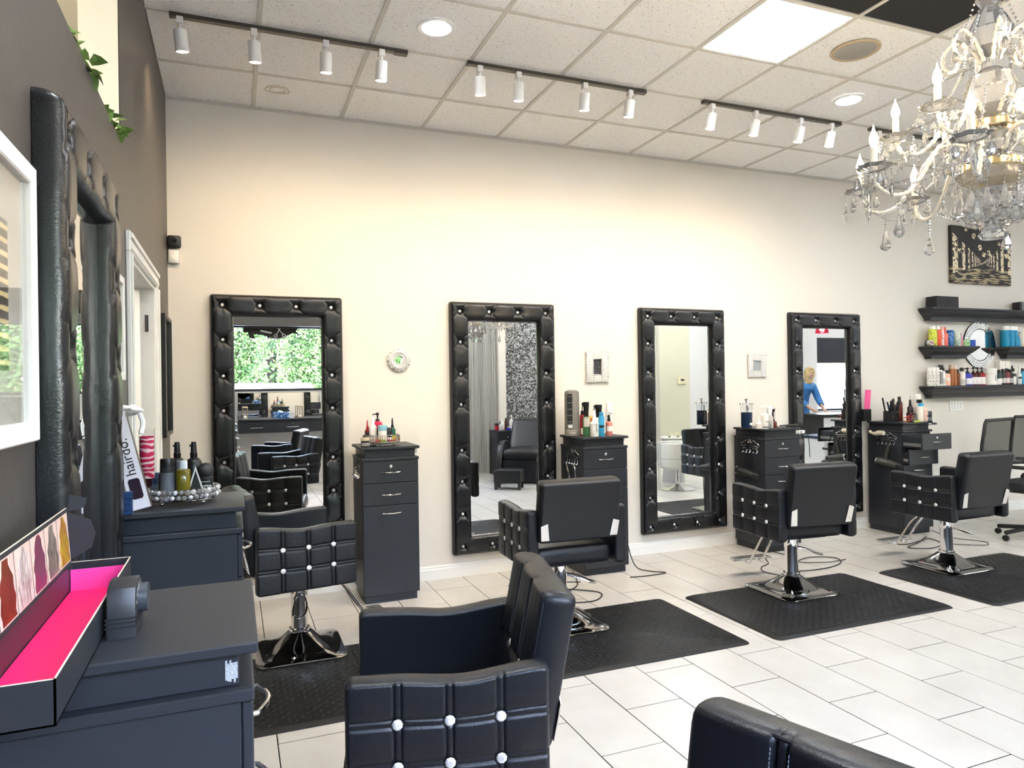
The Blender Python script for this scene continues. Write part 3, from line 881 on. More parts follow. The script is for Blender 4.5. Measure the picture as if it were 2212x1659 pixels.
# ================================================================== CHANDELIER
CX, CY = 3.30, -3.32
XTL = mat('cut_crystal', (.97, .97, .98), .04, .0, spec=1., trans=.8, ior=1.6)
ROPE = mat('twisted_glass', (.93, .91, .84), .08, .15, spec=1., trans=.3)
GOLD = mat('pale_gold', (.75, .60, .36), .22, 1.)
CANDLE = mat('candle_sleeve', (.86, .82, .72), .45)
BULB = mat('flame_bulb', (1, 1, 1), .1, emis=(1, .76, .42), es=70.)
ch = thing('chandelier', 'large crystal chandelier with candle bulbs and hanging drops', 'chandelier', (CX, CY, 0))
b = bm_new(); lathe(b, [(.02, 3.47), (.075, 3.468), (.07, 3.44), (.03, 3.415), (.012, 3.40), (.012, 3.30)][::-1], n=24); obj('canopy', b, CHROME, ch)
b = bm_new()
for k in range(4):
    z = 3.29-.045*k; o_ = (k % 2)*PI/2
    tube(b, [(.014*math.cos(a)*math.cos(o_), .014*math.cos(a)*math.sin(o_), z+.026*math.sin(a)) for a in np.linspace(0, 2*PI, 13)[:-1]], .004, 6, True)
obj('chain', b, CHROME, ch)
b = bm_new()
lathe(b, [(.002, 2.16), (.03, 2.175), (.045, 2.20), (.03, 2.23), (.055, 2.26), (.11, 2.285), (.135, 2.32), (.10, 2.335), (.05, 2.35), (.06, 2.40), (.085, 2.43), (.085, 2.47), (.05, 2.50),
          (.035, 2.54), (.07, 2.60), (.10, 2.66), (.075, 2.72), (.035, 2.75), (.03, 2.80), (.06, 2.84), (.085, 2.90), (.055, 2.96), (.028, 3.0), (.05, 3.04), (.035, 3.09), (.018, 3.12)], n=16)
obj('column', b, XTL, ch, ang=15)
b = bm_new(); lathe(b, [(.10, 2.335), (.105, 2.34), (.105, 2.365), (.10, 2.37)], n=32); obj('hub_ring', b, GOLD, ch)
b = bm_new(); lathe(b, [(.075, 2.50), (.08, 2.505), (.08, 2.53), (.075, 2.535)], n=32); obj('hub_ring', b, GOLD, ch)
# shared pieces
def bobeche():
    b = bm_new(); n = 32; rings = []
    for r, z in ((.012, 0), (.03, .004), (.052, .012), (.064, .026), (.058, .024), (.03, .010), (.012, .006)):
        rings.append([b.verts.new(((r*(1+(.10*math.cos(8*2*PI*i/n) if r > .05 else 0)))*math.cos(2*PI*i/n), (r*(1+(.10*math.cos(8*2*PI*i/n) if r > .05 else 0)))*math.sin(2*PI*i/n), z)) for i in range(n)])
    for A, B in zip(rings, rings[1:]):
        for i in range(n): b.faces.new((A[i], A[(i+1) % n], B[(i+1) % n], B[i]))
    return mesh_of('bobeche', b, ang=20)
bob_me = bobeche()
b = bm_new(); lathe(b, [(.013, .008), (.0135, .012), (.0135, .098), (.010, .1)], n=14); cand_me = mesh_of('candle', b)
b = bm_new(); lathe(b, [(.006, .1), (.010, .104), (.0165, .122), (.0175, .134), (.0135, .150), (.006, .168), (.0025, .182), (.0005, .192)], n=14); bulb_me = mesh_of('bulb', b)
def drop_mesh(L, kind):
    b = bm_new(); z = 0.
    nb = 2 if kind == 'short' else 5
    for k in range(nb):
        r = .005+.0015*(k % 2); lathe(b, [(.0006, z), (r, z-r), (.0006, z-2*r)], n=6); z -= 2*r+.003
    if kind == 'pear': pr_ = [(.0008, 0), (.006, -.006), (.011, -.35*L), (.024, -.74*L), (.019, -.9*L), (.001, -L)]
    elif kind == 'spear': pr_ = [(.0008, 0), (.010, -.28*L), (.012, -.36*L), (.001, -L)]
    else: pr_ = [(.0008, 0), (.008, -.2*L), (.016, -.62*L), (.012, -.85*L), (.001, -L)]
    lathe(b, [(r, z+q) for r, q in pr_], n=6)
    return mesh_of('crystal_drop', b, ang=8)
D_S, D_P, D_SP = drop_mesh(.052, 'short'), drop_mesh(.095, 'pear'), drop_mesh(.065, 'spear')
def arm_tube(pts):
    P = spline([(r, 0, z) for r, z in pts], 9); rad = [.0085+.0022*math.sin(i*2.1) for i in range(len(P))]
    b = bm_new(); tube(b, P, .008, 8, rad=rad); return mesh_of('arm', b, ang=80)
LOW = arm_tube([(.06, 2.40), (.10, 2.46), (.17, 2.47), (.24, 2.41), (.30, 2.31), (.36, 2.245), (.43, 2.235), (.485, 2.27), (.50, 2.325)])
UP = arm_tube([(.05, 2.56), (.09, 2.60), (.15, 2.58), (.20, 2.50), (.26, 2.455), (.32, 2.47), (.345, 2.52)])
a_left = math.atan2(.3695, -.929)          # towards the left of the picture
def arm_set(me, n, off, R, z, drops):
    for k in range(n):
        a = off+2*PI*k/n
        A = link('arm', me, ROPE, ch, (0, 0, 0), (0, 0, a))
        link('bobeche', bob_me, XTL, A, (R, 0, z)); link('candle', cand_me, CANDLE, A, (R, 0, z)); link('bulb', bulb_me, BULB, A, (R, 0, z))
        for q in range(6):
            g = 2*PI*(q+.3)/6
            link('crystal_drop', D_S if q % 2 else D_SP, XTL, A, (R+.062*math.cos(g), .062*math.sin(g), z+.018))
        for (r_, z_, dm) in drops: link('crystal_drop', dm, XTL, A, (r_, 0, z_))
arm_set(LOW, 8, a_left+.06, .50, 2.325, ((.40, 2.225, D_P), (.30, 2.30, D_S), (.20, 2.43, D_SP)))
arm_set(UP, 6, a_left+.45, .345, 2.52, ((.26, 2.445, D_P), (.14, 2.57, D_S)))
# curled ornament arms near the top
curl = arm_tube([(.03, 2.78), (.07, 2.86), (.13, 2.90), (.17, 2.86), (.165, 2.80), (.13, 2.785), (.115, 2.82), (.135, 2.845)])
for k in range(6):
    A = link('scroll', curl, ROPE, ch, (0, 0, 0), (0, 0, a_left+.2+2*PI*k/6))
    link('crystal_drop', D_S, XTL, A, (.17, 0, 2.84)); link('crystal_drop', D_SP, XTL, A, (.10, 0, 2.88))
# bead swags
def swag(p0, p1, sag, n):
    b = bm_new(); p0, p1 = Vector(p0), Vector(p1)
    for k in range(n+1):
        t_ = k/n; p = p0.lerp(p1, t_); p.z -= sag*4*t_*(1-t_); r = .0058
        M = Matrix.Translation(p); lathe(b, [(.0008, -r), (r, 0), (.0008, r)], n=6, M=M)
    return mesh_of('bead_swag', b, ang=8)
sw_top = swag((.045, 0, 3.05), (.34, 0, 2.545), .10, 44); sw_low = swag((.15, 0, 2.62), (.50, 0, 2.345), .06, 30)
c8 = 2*PI/8; sw_ring = swag((.50, 0, 2.335), (.50*math.cos(c8), .50*math.sin(c8), 2.335), .10, 32)
for k in range(6): link('bead_swag', sw_top, XTL, ch, (0, 0, 0), (0, 0, a_left+.45+2*PI*k/6))
for k in range(8):
    link('bead_swag', sw_low, XTL, ch, (0, 0, 0), (0, 0, a_left+.06+c8*k)); link('bead_swag', sw_ring, XTL, ch, (0, 0, 0), (0, 0, a_left+.06+c8*k))
# bottom basket of drops and bell finial
for R_, z_, n_, dm in ((.13, 2.315, 14, D_P), (.085, 2.275, 9, D_P), (.05, 2.21, 6, D_S)):
    for k in range(n_):
        a = 2*PI*k/n_; link('crystal_drop', dm, XTL, ch, (R_*math.cos(a), R_*math.sin(a), z_))
b = bm_new(); lathe(b, [(.001, 2.05), (.045, 2.055), (.055, 2.07), (.035, 2.10), (.018, 2.13), (.01, 2.16)], n=14); obj('bell_finial', b, XTL, ch, ang=15)

# ================================================================== WALL DECORATION ON THE BACK WALL
ORN = mat('white_ornate_plaster', (.74, .74, .73), .5, bump=(150, 1.))
t = thing('round_ornament', 'small round white ornate frame with a tiny round mirror', 'wall ornament', (1.567, 0, 1.69))
b = bm_new()
lathe(b, [(.028, .006), (.034, .02), (.045, .018), (.06, .026), (.075, .020), (.085, .012), (.083, 0)], n=48, cap=False, M=Matrix.Rotation(PI/2, 4, 'X'))
obj('frame', b, ORN, t)
sb = bm_new(); ball(sb, (0, 0, 0), .0105, 8, 6); sme = mesh_of('rosette', sb)
for k in range(16):
    a = 2*PI*k/16; link('rosette', sme, ORN, t, (.079*math.cos(a), -.012, .079*math.sin(a)))
for k in range(12):
    a = 2*PI*k/12; link('rosette', sme, ORN, t, (.056*math.cos(a), -.018, .056*math.sin(a))).scale = (.8, .8, .8)
b = bm_new(); lathe(b, [(.030, -.008), (.001, -.008)], n=28, cap=False, M=Matrix.Rotation(PI/2, 4, 'X') @ Matrix.Scale(-1, 4, (0, 0, 1))); obj('glass', b, MIRROR, t)
def ornate_frame(label, cx, cz, w, h, op, insert):
    t = thing('ornate_frame', label, 'picture frame', (cx, 0, cz), 0, 'small white ornate frames')
    b = bm_new(); f = (w-op)/2; fh = f
    for s in (-1, 1):
        box(b, s*(w/2-f/2)-f/2, s*(w/2-f/2)+f/2, -.02, 0, -h/2, h/2, .006, 2); box(b, -w/2+f, w/2-f, -.02, 0, s*(h/2-fh/2)-fh/2, s*(h/2-fh/2)+fh/2, .006, 2)
    obj('frame', b, ORN, t)
    b = bm_new(); ball(b, (0, 0, 0), .0085, 8, 6, 1.2); me = mesh_of('scroll', b)
    nx, nz = 8, 10
    for k in range(nx+1):
        for s in (-1, 1): link('scroll', me, ORN, t, (-w/2+w*k/nx, -.016, s*h/2*.985))
    for k in range(1, nz):
        for s in (-1, 1): link('scroll', me, ORN, t, (s*w/2*.985, -.016, -h/2+h*k/nz))
    b = bm_new(); tube(b, [(x, -.021, z) for x, z in ((-op/2-.006, -h/2+f-.006), (op/2+.006, -h/2+f-.006), (op/2+.006, h/2-f+.006), (-op/2-.006, h/2-f+.006))], .004, 6, True); obj('inner_bead', b, ORN, t)
    b = bm_new(); box(b, -op/2, op/2, -.008, -.004, -h/2+f, h/2-f); obj('picture', b, insert, t, smooth=False)
def speckle(nt, b):
    tc = nt.nodes.new('ShaderNodeTexCoord'); v = nt.nodes.new('ShaderNodeTexNoise'); v.inputs['Scale'].default_value = 190; rp = nt.nodes.new('ShaderNodeValToRGB')
    rp.color_ramp.elements[0].position = .55; rp.color_ramp.elements[0].color = (.008, .008, .01, 1); rp.color_ramp.elements[1].position = .72; rp.color_ramp.elements[1].color = (.35, .36, .4, 1)
    nt.links.new(tc.outputs['Object'], v.inputs['Vector']); nt.links.new(v.outputs['Fac'], rp.inputs[0]); nt.links.new(rp.outputs[0], b.inputs['Base Color'])
ornate_frame('white ornate frame with a dark speckled picture above the tower heater', 3.264, 1.631, .205, .255, .075, node_mat('dark_speckle', speckle))
ornate_frame('white ornate frame with a plain pale grey centre', 4.953, 1.634, .20, .205, .085, mat('pale_grey_card', (.30, .33, .36), .3))
# security camera and motion sensor at the corner
t = thing('security_camera', 'small black security camera high at the wall corner', 'camera', (.045, -.002, 2.485))
b = bm_new(); box(b, -.042, .042, -.062, -.02, -.042, .042, .014, 3); obj('housing', b, BLACKP, t)
b = bm_new(); lathe(b, [(.018, 0), (.018, .004), (.001, .005)], n=18); obj('lens', b, mat('lens_black', (.005, .005, .006), .05), t, (0, -.062, .008), (PI/2, 0, 0))
b = bm_new(); cyl(b, (0, -.02, -.01), (0, 0, -.02), .012); obj('mount', b, BLACKP, t)
t = thing('motion_sensor', 'white motion sensor below the black security camera', 'sensor', (.040, -.002, 2.395))
b = bm_new(); box(b, -.033, .033, -.038, 0, -.05, .042, .008, 2); obj('housing', b, WHITEP, t)
b = bm_new(); box(b, -.022, .022, -.042, -.037, -.032, .0, .003, 1); obj('lens_window', b, mat('milky', (.9, .89, .85), .3), t)
# light switch plate
t = thing('light_switch', 'white four-gang light switch plate under the shelves', 'light switch', (7.635, -.001, 1.193))
b = bm_new(); box(b, -.105, .105, -.007, 0, -.057, .057, .002, 1); obj('plate', b, WHITEP, t, smooth=False)
for k in range(4):
    b = bm_new(); box(b, -.076+.046*k-.001, -.076+.046*k+.033-.017, -.012, -.006, -.033, .033, .002, 1); obj('rocker', b, WHITEP, t, smooth=False)

# ================================================================== SHELVES, ROUND MIRROR, CANVAS
SHELF = mat('black_shelf_paint', (.018, .019, .024), .35)
def shelf(label, x0, x1, z, open_l=True, open_r=True):
    """crown-moulding ledge with mitred returns; z is the top"""
    t = thing('wall_shelf', label, 'shelf', (x0, 0, z), 0, 'black moulded wall shelves')
    L = x1-x0; D = .17
    b = bm_new(); box(b, 0, L, -D, 0, -.022, 0, .003, 1); obj('top_board', b, SHELF, t, smooth=False)
    prof = [(0, -.022), (.012, -.026), (.020, -.038), (.040, -.060), (.062, -.078), (.074, -.092), (.080, -.094), (.080, -.104), (.090, -.106), (.090, -.128)]
    b = bm_new(); rings = []
    for i, dz in prof:
        a0 = i if open_l else 0; a1 = L-i if open_r else L
        rings.append([b.verts.new(q) for q in ((a0, 0, dz), (a0, -D+i, dz), (a1, -D+i, dz), (a1, 0, dz))])
    for A, B in zip(rings, rings[1:]):
        for k in range(3): b.faces.new((A[k], A[k+1], B[k+1], B[k]))
    b.faces.new(rings[-1]); obj('moulding', b, SHELF, t, smooth=False)
    return t
shelf('long black ledge shelf, the top one, holding the black box', 7.08, 9.6, 2.228)
shelf('short black ledge shelf of bright cans left of the round mirror', 7.08, 7.79, 1.828)
shelf('black ledge shelf of blue bottles right of the round mirror', 8.26, 9.6, 1.828)
shelf('long black ledge shelf, the lowest one, crowded with bottles', 7.08, 9.6, 1.412)
t = thing('round_mirror', 'round mirror with a mosaic mirror rim behind the shelf ends', 'mirror', (8.01, 0, 1.852))
b = bm_new(); lathe(b, [(.17, .012), (.001, .012)], n=48, cap=False, M=Matrix.Rotation(PI/2, 4, 'X')); obj('glass', b, MIRROR, t)
b = bm_new(); lathe(b, [(.256, 0), (.258, .010), (.175, .014), (.168, .010)], n=48, cap=False, M=Matrix.Rotation(PI/2, 4, 'X')); obj('rim', b, BLACKP, t)
for ring, (r0, r1, n_) in enumerate(((.178, .203, 40), (.206, .229, 46), (.232, .254, 52))):
    b = bm_new()
    for k in range(n_):
        a0, a1 = 2*PI*(k+.06)/n_, 2*PI*(k+.94)/n_; tl = random.uniform(-.0015, .0015)
        v = [b.verts.new((r*math.cos(a), -.0155-d, r*math.sin(a))) for r, a, d in ((r0, a0, tl), (r1, a0, -tl), (r1, a1, -tl), (r0, a1, tl))]
        b.faces.new(v)
    o = obj('mosaic_tiles', b, MIRROR, t, smooth=False); o['kind'] = 'stuff'
# canvas print of a dark gilded hall
t = thing('canvas_print', 'dark canvas print of a gilded hall with chandeliers', 'canvas', (7.555, -.002, 2.515))
def hall(nt, b):
    L = nt.links.new; N = nt.nodes.new
    tc = N('ShaderNodeTexCoord'); sp = N('ShaderNodeSeparateXYZ'); L(tc.outputs['Object'], sp.inputs[0])
    def m(op, a, b_=None, c=None):
        q = N('ShaderNodeMath'); q.operation = op
        for i, v in enumerate((a, b_, c)):
            if v is None: continue
            if isinstance(v, (int, float)): q.inputs[i].default_value = v
            else: L(v, q.inputs[i])
        return q.outputs[0]
    x, z = sp.outputs['X'], sp.outputs['Z']
    dx = m('ABSOLUTE', m('SUBTRACT', x, .50)); dzv = m('SUBTRACT', z, .22)
    # pillars: bright bars in 1/dx, below a line that falls towards the centre
    inv = m('DIVIDE', 1.2, m('ADD', dx, .12)); bars = m('SINE', m('MULTIPLY', inv, 9.5)); bar = m('GREATER_THAN', bars, .1)
    below = m('LESS_THAN', m('SUBTRACT', m('ABSOLUTE', dzv), m('MULTIPLY', dx, .62)), .02)
    abv = m('GREATER_THAN', dzv, m('MULTIPLY', dx, -.25))
    nz = N('ShaderNodeTexNoise'); nz.inputs['Scale'].default_value = 45; nz.inputs['Detail'].default_value = 6; L(tc.outputs['Object'], nz.inputs['Vector'])
    nn = m('GREATER_THAN', nz.outputs['Fac'], .45)
    f1 = m('MULTIPLY', m('MULTIPLY', bar, below), m('MULTIPLY', abv, nn))
    # floor sheen
    fl = m('LESS_THAN', z, .17); mp = N('ShaderNodeMapping'); mp.inputs['Scale'].default_value = (3, 1, 26); L(tc.outputs['Object'], mp.inputs[0])
    n2 = N('ShaderNodeTexNoise'); n2.inputs['Scale'].default_value = 2.2; L(mp.outputs[0], n2.inputs['Vector'])
    f2 = m('MULTIPLY', fl, m('MULTIPLY', m('GREATER_THAN', n2.outputs['Fac'], .52), .55))
    # hanging lights
    n3 = N('ShaderNodeTexVoronoi'); n3.inputs['Scale'].default_value = 9; L(tc.outputs['Object'], n3.inputs['Vector'])
    up = m('MULTIPLY', m('GREATER_THAN', dzv, .08), m('LESS_THAN', n3.outputs['Distance'], .28))
    f = m('MAXIMUM', m('MAXIMUM', f1, f2), m('MULTIPLY', up, nn))
    rp = N('ShaderNodeValToRGB'); rp.color_ramp.elements[0].color = (.010, .008, .006, 1); rp.color_ramp.elements[1].color = (.85, .74, .52, 1)
    e = rp.color_ramp.elements.new(.5); e.color = (.35, .27, .15, 1)
    L(f, rp.inputs[0]); L(rp.outputs[0], b.inputs['Base Color']); b.inputs['Roughness'].default_value = .5
b = bm_new(); box(b, 0, .955, -.035, 0, 0, .618, .004, 1); obj('canvas', b, node_mat('hall_print', hall), t, smooth=False)
b = bm_new(); box(b, .03, .925, -.002, .0015, .03, .59); obj('stretcher_frame', b, WHITEW, t, smooth=False)
# ================================================================== BOTTLES, CANS AND JARS
def cm(hexs, rough=.32, **k): return mat('tint_'+hexs+('_%g' % rough), C(hexs), rough, **k)
def product(kind, x, y, z, r, h, body, cap, label, cat='bottle', band=None, bmat=None, text=None, tcol='161616', group=None, rz=0., name=None):
    nm = name or {'can': 'spray_can', 'jar': 'jar', 'pump': 'pump_bottle', 'spray': 'spray_bottle', 'trig': 'spray_bottle', 'nozzle': 'nozzle_bottle', 'flat': 'bottle', 'tube': 'tube_bottle', 'tall': 'bottle'}[kind]
    t = thing(nm, label, cat, (x, y, z), rz, group)
    B = bm_new(); K = bm_new(); n = 20
    if kind == 'can':
        hb = h*.84
        lathe(B, [(r*.96, 0), (r, .004), (r, hb-.010), (r*.86, hb-.002), (r*.7, hb)], n=n); lathe(K, [(r*.72, hb-.001), (r*.74, hb+.004), (r*.70, h-.004), (r*.6, h)], n=n)
    elif kind == 'tall':        # capped aerosol: cap as wide as the body
        hb = h*.80
        lathe(B, [(r*.97, 0), (r, .004), (r, hb)], n=n); lathe(K, [(r*.985, hb), (r*.985, h-.006), (r*.93, h)], n=n)
    elif kind == 'jar':
        hb = h*.68
        lathe(B, [(r*.95, 0), (r, .004), (r, hb-.003), (r*.92, hb)], n=n); lathe(K, [(r*1.02, hb), (r*1.02, h-.003), (r*.97, h)], n=n)
    elif kind == 'pump':
        hb = h*.70
        lathe(B, [(r*.95, 0), (r, .005), (r, hb-r*.55), (r*.75, hb-r*.2), (r*.38, hb)], n=n)
        lathe(K, [(r*.42, hb-.001), (r*.42, hb+h*.07), (r*.16, hb+h*.075), (r*.16, hb+h*.20), (r*.34, hb+h*.21), (r*.34, hb+h*.27), (r*.2, h)], n=14)
        tube(K, [(0, 0, hb+h*.24), (-r*.7, 0, hb+h*.245), (-r*1.0, 0, hb+h*.22)], r*.14, 6)
    elif kind == 'spray':
        hb = h*.70
        lathe(B, [(r*.95, 0), (r, .005), (r, hb-r*.6), (r*.72, hb-r*.15), (r*.40, hb)], n=n)
        lathe(K, [(r*.46, hb-.002), (r*.48, hb+h*.09), (r*.40, hb+h*.10), (r*.36, hb+h*.22), (r*.30, h)], n=14); box(K, -r*.52, -r*.3, -r*.1, r*.1, h-h*.09, h-h*.05)
    elif kind == 'trig':
        hb = h*.60
        lathe(B, [(r*.95, 0), (r, .005), (r*1.0, hb*.75), (r*.85, hb*.92), (r*.5, hb)], n=n)
        lathe(K, [(r*.62, hb-.004), (r*.66, hb+h*.08), (r*.72, hb+h*.16), (r*.86, h-.01), (r*.82, h)], n=16); box(K, -r*1.25, -r*.4, -r*.28, r*.28, h-h*.10, h-.004, .003, 1)
        tube(K, [(-r*.95, 0, h-h*.10), (-r*1.25, 0, h-h*.16), (-r*1.15, 0, h-h*.24)], r*.14, 6)
    elif kind == 'nozzle':
        hb = h*.58
        lathe(B, [(r*.95, 0), (r, .005), (r, hb-r*.5), (r*.7, hb-r*.1), (r*.45, hb)], n=n); lathe(K, [(r*.52, hb-.002), (r*.52, hb+h*.08), (r*.34, hb+h*.12), (r*.22, h-.01), (r*.08, h)], n=12)
    elif kind == 'flat':
        hb = h*.80
        lathe(B, [(r*.95, 0), (r, .005), (r, hb-r*.45), (r*.8, hb-r*.12), (r*.5, hb)], n=n); lathe(K, [(r*.55, hb-.001), (r*.55, h-.003), (r*.5, h)], n=16)
    elif kind == 'tube':
        hb = h*.82
        lathe(B, [(r*.75, 0), (r*.85, .004), (r, h*.25), (r, hb), (r*.9, hb+.002)], n=n); lathe(K, [(r*.95, hb+.002), (r*1.0, hb+.006), (r*.9, h)], n=16)
    bo = obj('body', B, bmat or cm(body), t); obj('cap', K, cm(cap), t)
    if band:
        z0, z1, hx = band
        b = bm_new(); rr = r*1.012; a0, a1 = -PI/2-1.25, -PI/2+1.25
        A = [[b.verts.new((rr*math.cos(a0+(a1-a0)*k/14), rr*math.sin(a0+(a1-a0)*k/14), h*q)) for k in range(15)] for q in (z0, z1)]
        for k in range(14): b.faces.new((A[0][k], A[0][k+1], A[1][k+1], A[1][k]))
        obj('label', b, cm(hx, .45), bo)
    if text:
        lettering(text[0], text[1], cm(tcol, .5), bo, (0, -r*1.02-.0005, h*text[2]), (PI/2, text[3] if len(text) > 3 else 0, 0))
    return t
ZC = 1.0756      # cabinet tops
GLB = lambda nm, c, tr=.9: mat(nm, c, .05, trans=tr, ior=1.4)
# ---- cabinet 1: round wire carousel tray with bottles in it
t = thing('carousel_tray', 'round chrome wire tray on the cabinet beside the first mirror', 'tray', (1.372, -.29, ZC))
b = bm_new(); lathe(b, [(.085, .0), (.10, .004), (.10, .010), (.03, .012), (.03, .018), (.125, .020), (.128, .024), (.001, .025)], n=40); obj('turntable', b, STEEL, t)
b = bm_new()
for z_ in (.027, .075): tube(b, [(.128*math.cos(a), .128*math.sin(a), z_) for a in np.linspace(0, 2*PI, 49)[:-1]], .0032, 6, True)
for k in range(48):
    a = 2*PI*k/48; tube(b, [(.128*math.cos(a), .128*math.sin(a), .026), (.128*math.cos(a), .128*math.sin(a), .076)], .0019, 4)
obj('wire_basket', b, CHROME, t)
Zt = ZC+.0258
product('nozzle', 1.279, -.265, Zt, .019, .155, '7a1218', '9c1016', 'small red nozzle bottle at the left of the wire tray', band=(.15, .45, '1a1414'))
product('spray', 1.311, -.300, Zt, .027, .175, 'ece8e2', 'f4f2ee', 'white spray bottle in the wire tray', bmat=mat('milky_bottle', (.85, .83, .80), .2, trans=.25))
product('jar', 1.372, -.335, Zt, .031, .118, 'f2efe9', '7fb4c4', 'white jar with pale blue lid in the wire tray', 'jar', group=None)
product('pump', 1.355, -.245, Zt, .036, .205, 'c21c4c', '2a2226', 'pink and black patterned bottle at the back of the wire tray', band=(.05, .38, '141014'))
product('flat', 1.418, -.305, Zt, .030, .125, '121214', 'ebe6e0', 'black bottle with white cap in the wire tray', band=(.1, .25, 'd8d8d6'))
product('nozzle', 1.455, -.275, Zt, .022, .165, '2d6f55', '101010', 'green bottle with yellow base in the wire tray', band=(.02, .25, 'e2d31c'))
for k, (x, y, hx, lb) in enumerate(((1.33, -.375, 'c8322e', 'red clip lying at the front of the wire tray'), (1.36, -.392, '9cbf2e', 'green clip lying at the front of the wire tray'), (1.41, -.385, 'd8472c', 'orange clip lying at the front of the wire tray'), (1.45, -.36, 'e06a3a', 'orange clip at the right rim of the wire tray'))):
    tt = thing('hair_clip', lb, 'clip', (x, y, Zt), .5*k)
    for s in (-1, 1):
        b = bm_new(); prism(b, [(-.028, -.004), (.022, -.007), (.030, 0), (.022, .007), (-.028, .004)], 0, .006, 'z', .001); obj('jaw', b, cm(hx), tt, (0, 0, .008+s*.005), (0, s*.14, 0), smooth=False)
product('jar', 1.238, -.405, ZC, .030, .066, '16161a', 'b8ab92', 'small black jar with tan lid left of the wire tray', 'jar', band=(.15, .5, '8a8a88'))
# ---- cabinet 2: tower heater and bottles
t = thing('tower_heater', 'grey tower heater standing on the cabinet beside a mirror', 'heater', (2.925, -.20, ZC), math.radians(-18))
GREYH = mat('heater_grey', (.20, .19, .175), .4); b = bm_new()
lathe(b, [(.066, .012), (.064, .34), (.058, .356), (.035, .366)], n=24); hb = obj('housing', b, GREYH, t); hb.scale = (.92, .85, 1)
b = bm_new(); lathe(b, [(.060, 0), (.062, .004), (.062, .045), (.058, .048)], n=24); obj('foot', b, mat('heater_foot', (.32, .30, .26), .4), t)
b = bm_new(); box(b, -.046, -.004, -.061, -.040, .10, .335, .004, 1); g = obj('grille', b, BLACKP, t, smooth=False)
for k in range(5): b = bm_new(); box(b, -.046, -.004, -.064, -.060, .112+.05*k, .117+.05*k); obj('grille_bar', b, GREYH, g, smooth=False)
b = bm_new(); box(b, -.040, -.006, -.060, -.052, .065, .088, .002, 1); obj('control_panel', b, WHITEP, t, smooth=False)
lettering('Lasko', .022, cm('ded8c8', .5), t, (-.006, -.0635, .026))
product('trig', 2.985, -.33, ZC, .029, .27, '3c6b48', '0d0d0e', 'black trigger spray bottle with green liquid before the heater', bmat=mat('green_liquid', (.10, .32, .13), .05, trans=.55), band=(.28, .55, 'c9c6bb'))
product('can', 3.002, -.238, ZC, .024, .20, '8f1b22', '141414', 'dark red can half hidden behind the trigger spray', band=(.05, .3, 'e6e2dc'))
product('nozzle', 3.032, -.375, ZC, .034, .205, 'f3f0ea', 'f3f0ea', 'white bottle between the green spray and the blue can', text=('STYLE ART', .016, .36, PI/2))
product('can', 3.084, -.395, ZC, .0235, .19, '4ab1da', '2a86b4', 'bright blue aerosol can at the front of the heater cabinet', bmat=mat('blue_can', C('45a8d4'), .2, .4), band=(.36, .46, '10222c'))
product('spray', 3.055, -.25, ZC, .026, .225, 'e8bf62', 'f2f0ea', 'white bottle with orange label behind the blue can', band=(.45, .62, 'd9822c'))
product('trig', 3.118, -.29, ZC, .034, .245, 'f4f1ec', '111112', 'white bottle with black trigger right of the blue can', text=('ART', .018, .40, PI/2))
product('spray', 3.165, -.37, ZC, .027, .165, 'e08f80', '121212', 'peach pink spray bottle at the right of the heater cabinet', bmat=mat('peach', C('e58f80'), .15, trans=.35), band=(.22, .46, 'f1e6df'))
product('tall', 3.222, -.27, ZC, .028, .262, 'f5f3ef', 'fbfaf7', 'tall white can marked in pen at the cabinet right end', text=('Tara', .022, .66), band=(.02, .04, '1a1a1a'))
# ---- cabinet 3
t = thing('disinfectant_jar', 'glass jar of blue disinfectant with a steel lid', 'jar', (4.555, -.33, ZC))
b = bm_new(); lathe(b, [(.050, 0), (.056, .006), (.056, .016), (.048, .020), (.050, .21), (.052, .215)], n=26, cap=False); obj('glass', b, glass_thin('jar_glass', (.95, .97, .98)), t)
b = bm_new(); lathe(b, [(.046, .010), (.047, .02), (.047, .145), (.001, .146)], n=24); obj('liquid', b, mat('blue_liquid', (.004, .018, .055), .08, spec=.7), t)
b = bm_new(); lathe(b, [(.060, .214), (.062, .218), (.058, .224), (.008, .228), (.008, .245), (.014, .250), (.014, .262), (.004, .266)], n=24); obj('lid', b, CHROME, t)
b = bm_new(); cyl(b, (0, 0, .03), (0, 0, .215), .004, 8); cyl(b, (.02, .01, .03), (.02, .01, .2), .006, 8); obj('rack', b, CHROME, t)
lettering('BARBICIDE', .018, cm('e8eef2', .5), t, (0, -.0525, .155))
b = bm_new(); box(b, -.010, .016, -.0535, -.0515, .035, .055); obj('sticker', b, cm('f2f0ea', .5), t, smooth=False)
product('spray', 4.612, -.28, ZC, .019, .185, '6b2820', '141010', 'dark brown spray bottle right of the blue jar', band=(.12, .4, 'd9cfc4'))
product('nozzle', 4.650, -.37, ZC, .026, .10, 'efe9e0', 'efe9e0', 'small white tub before the brown spray bottle')
product('pump', 4.690, -.40, ZC, .032, .195, 'f1eee7', 'ece8e0', 'white bottle with black print in the middle cabinet group', text=('HAIR', .014, .32), band=(.06, .1, '222222'))
product('jar', 4.735, -.33, ZC, .020, .075, 'e9a58a', 'f0e6dc', 'small peach jar beside the white printed bottle', 'jar')
product('trig', 4.780, -.36, ZC, .031, .195, 'e7dfd2', 'f6f4ef', 'white trigger mist bottle with clear base', bmat=mat('clear_bottle', (.92, .90, .86), .06, trans=.6))
t = thing('hair_clipper', 'dark red hair clipper standing in its charging base', 'clipper', (4.842, -.33, ZC))
b = bm_new(); lathe(b, [(.034, 0), (.035, .005), (.033, .05), (.028, .058)], n=20); obj('charging_base', b, cm('5c1414', .2), t)
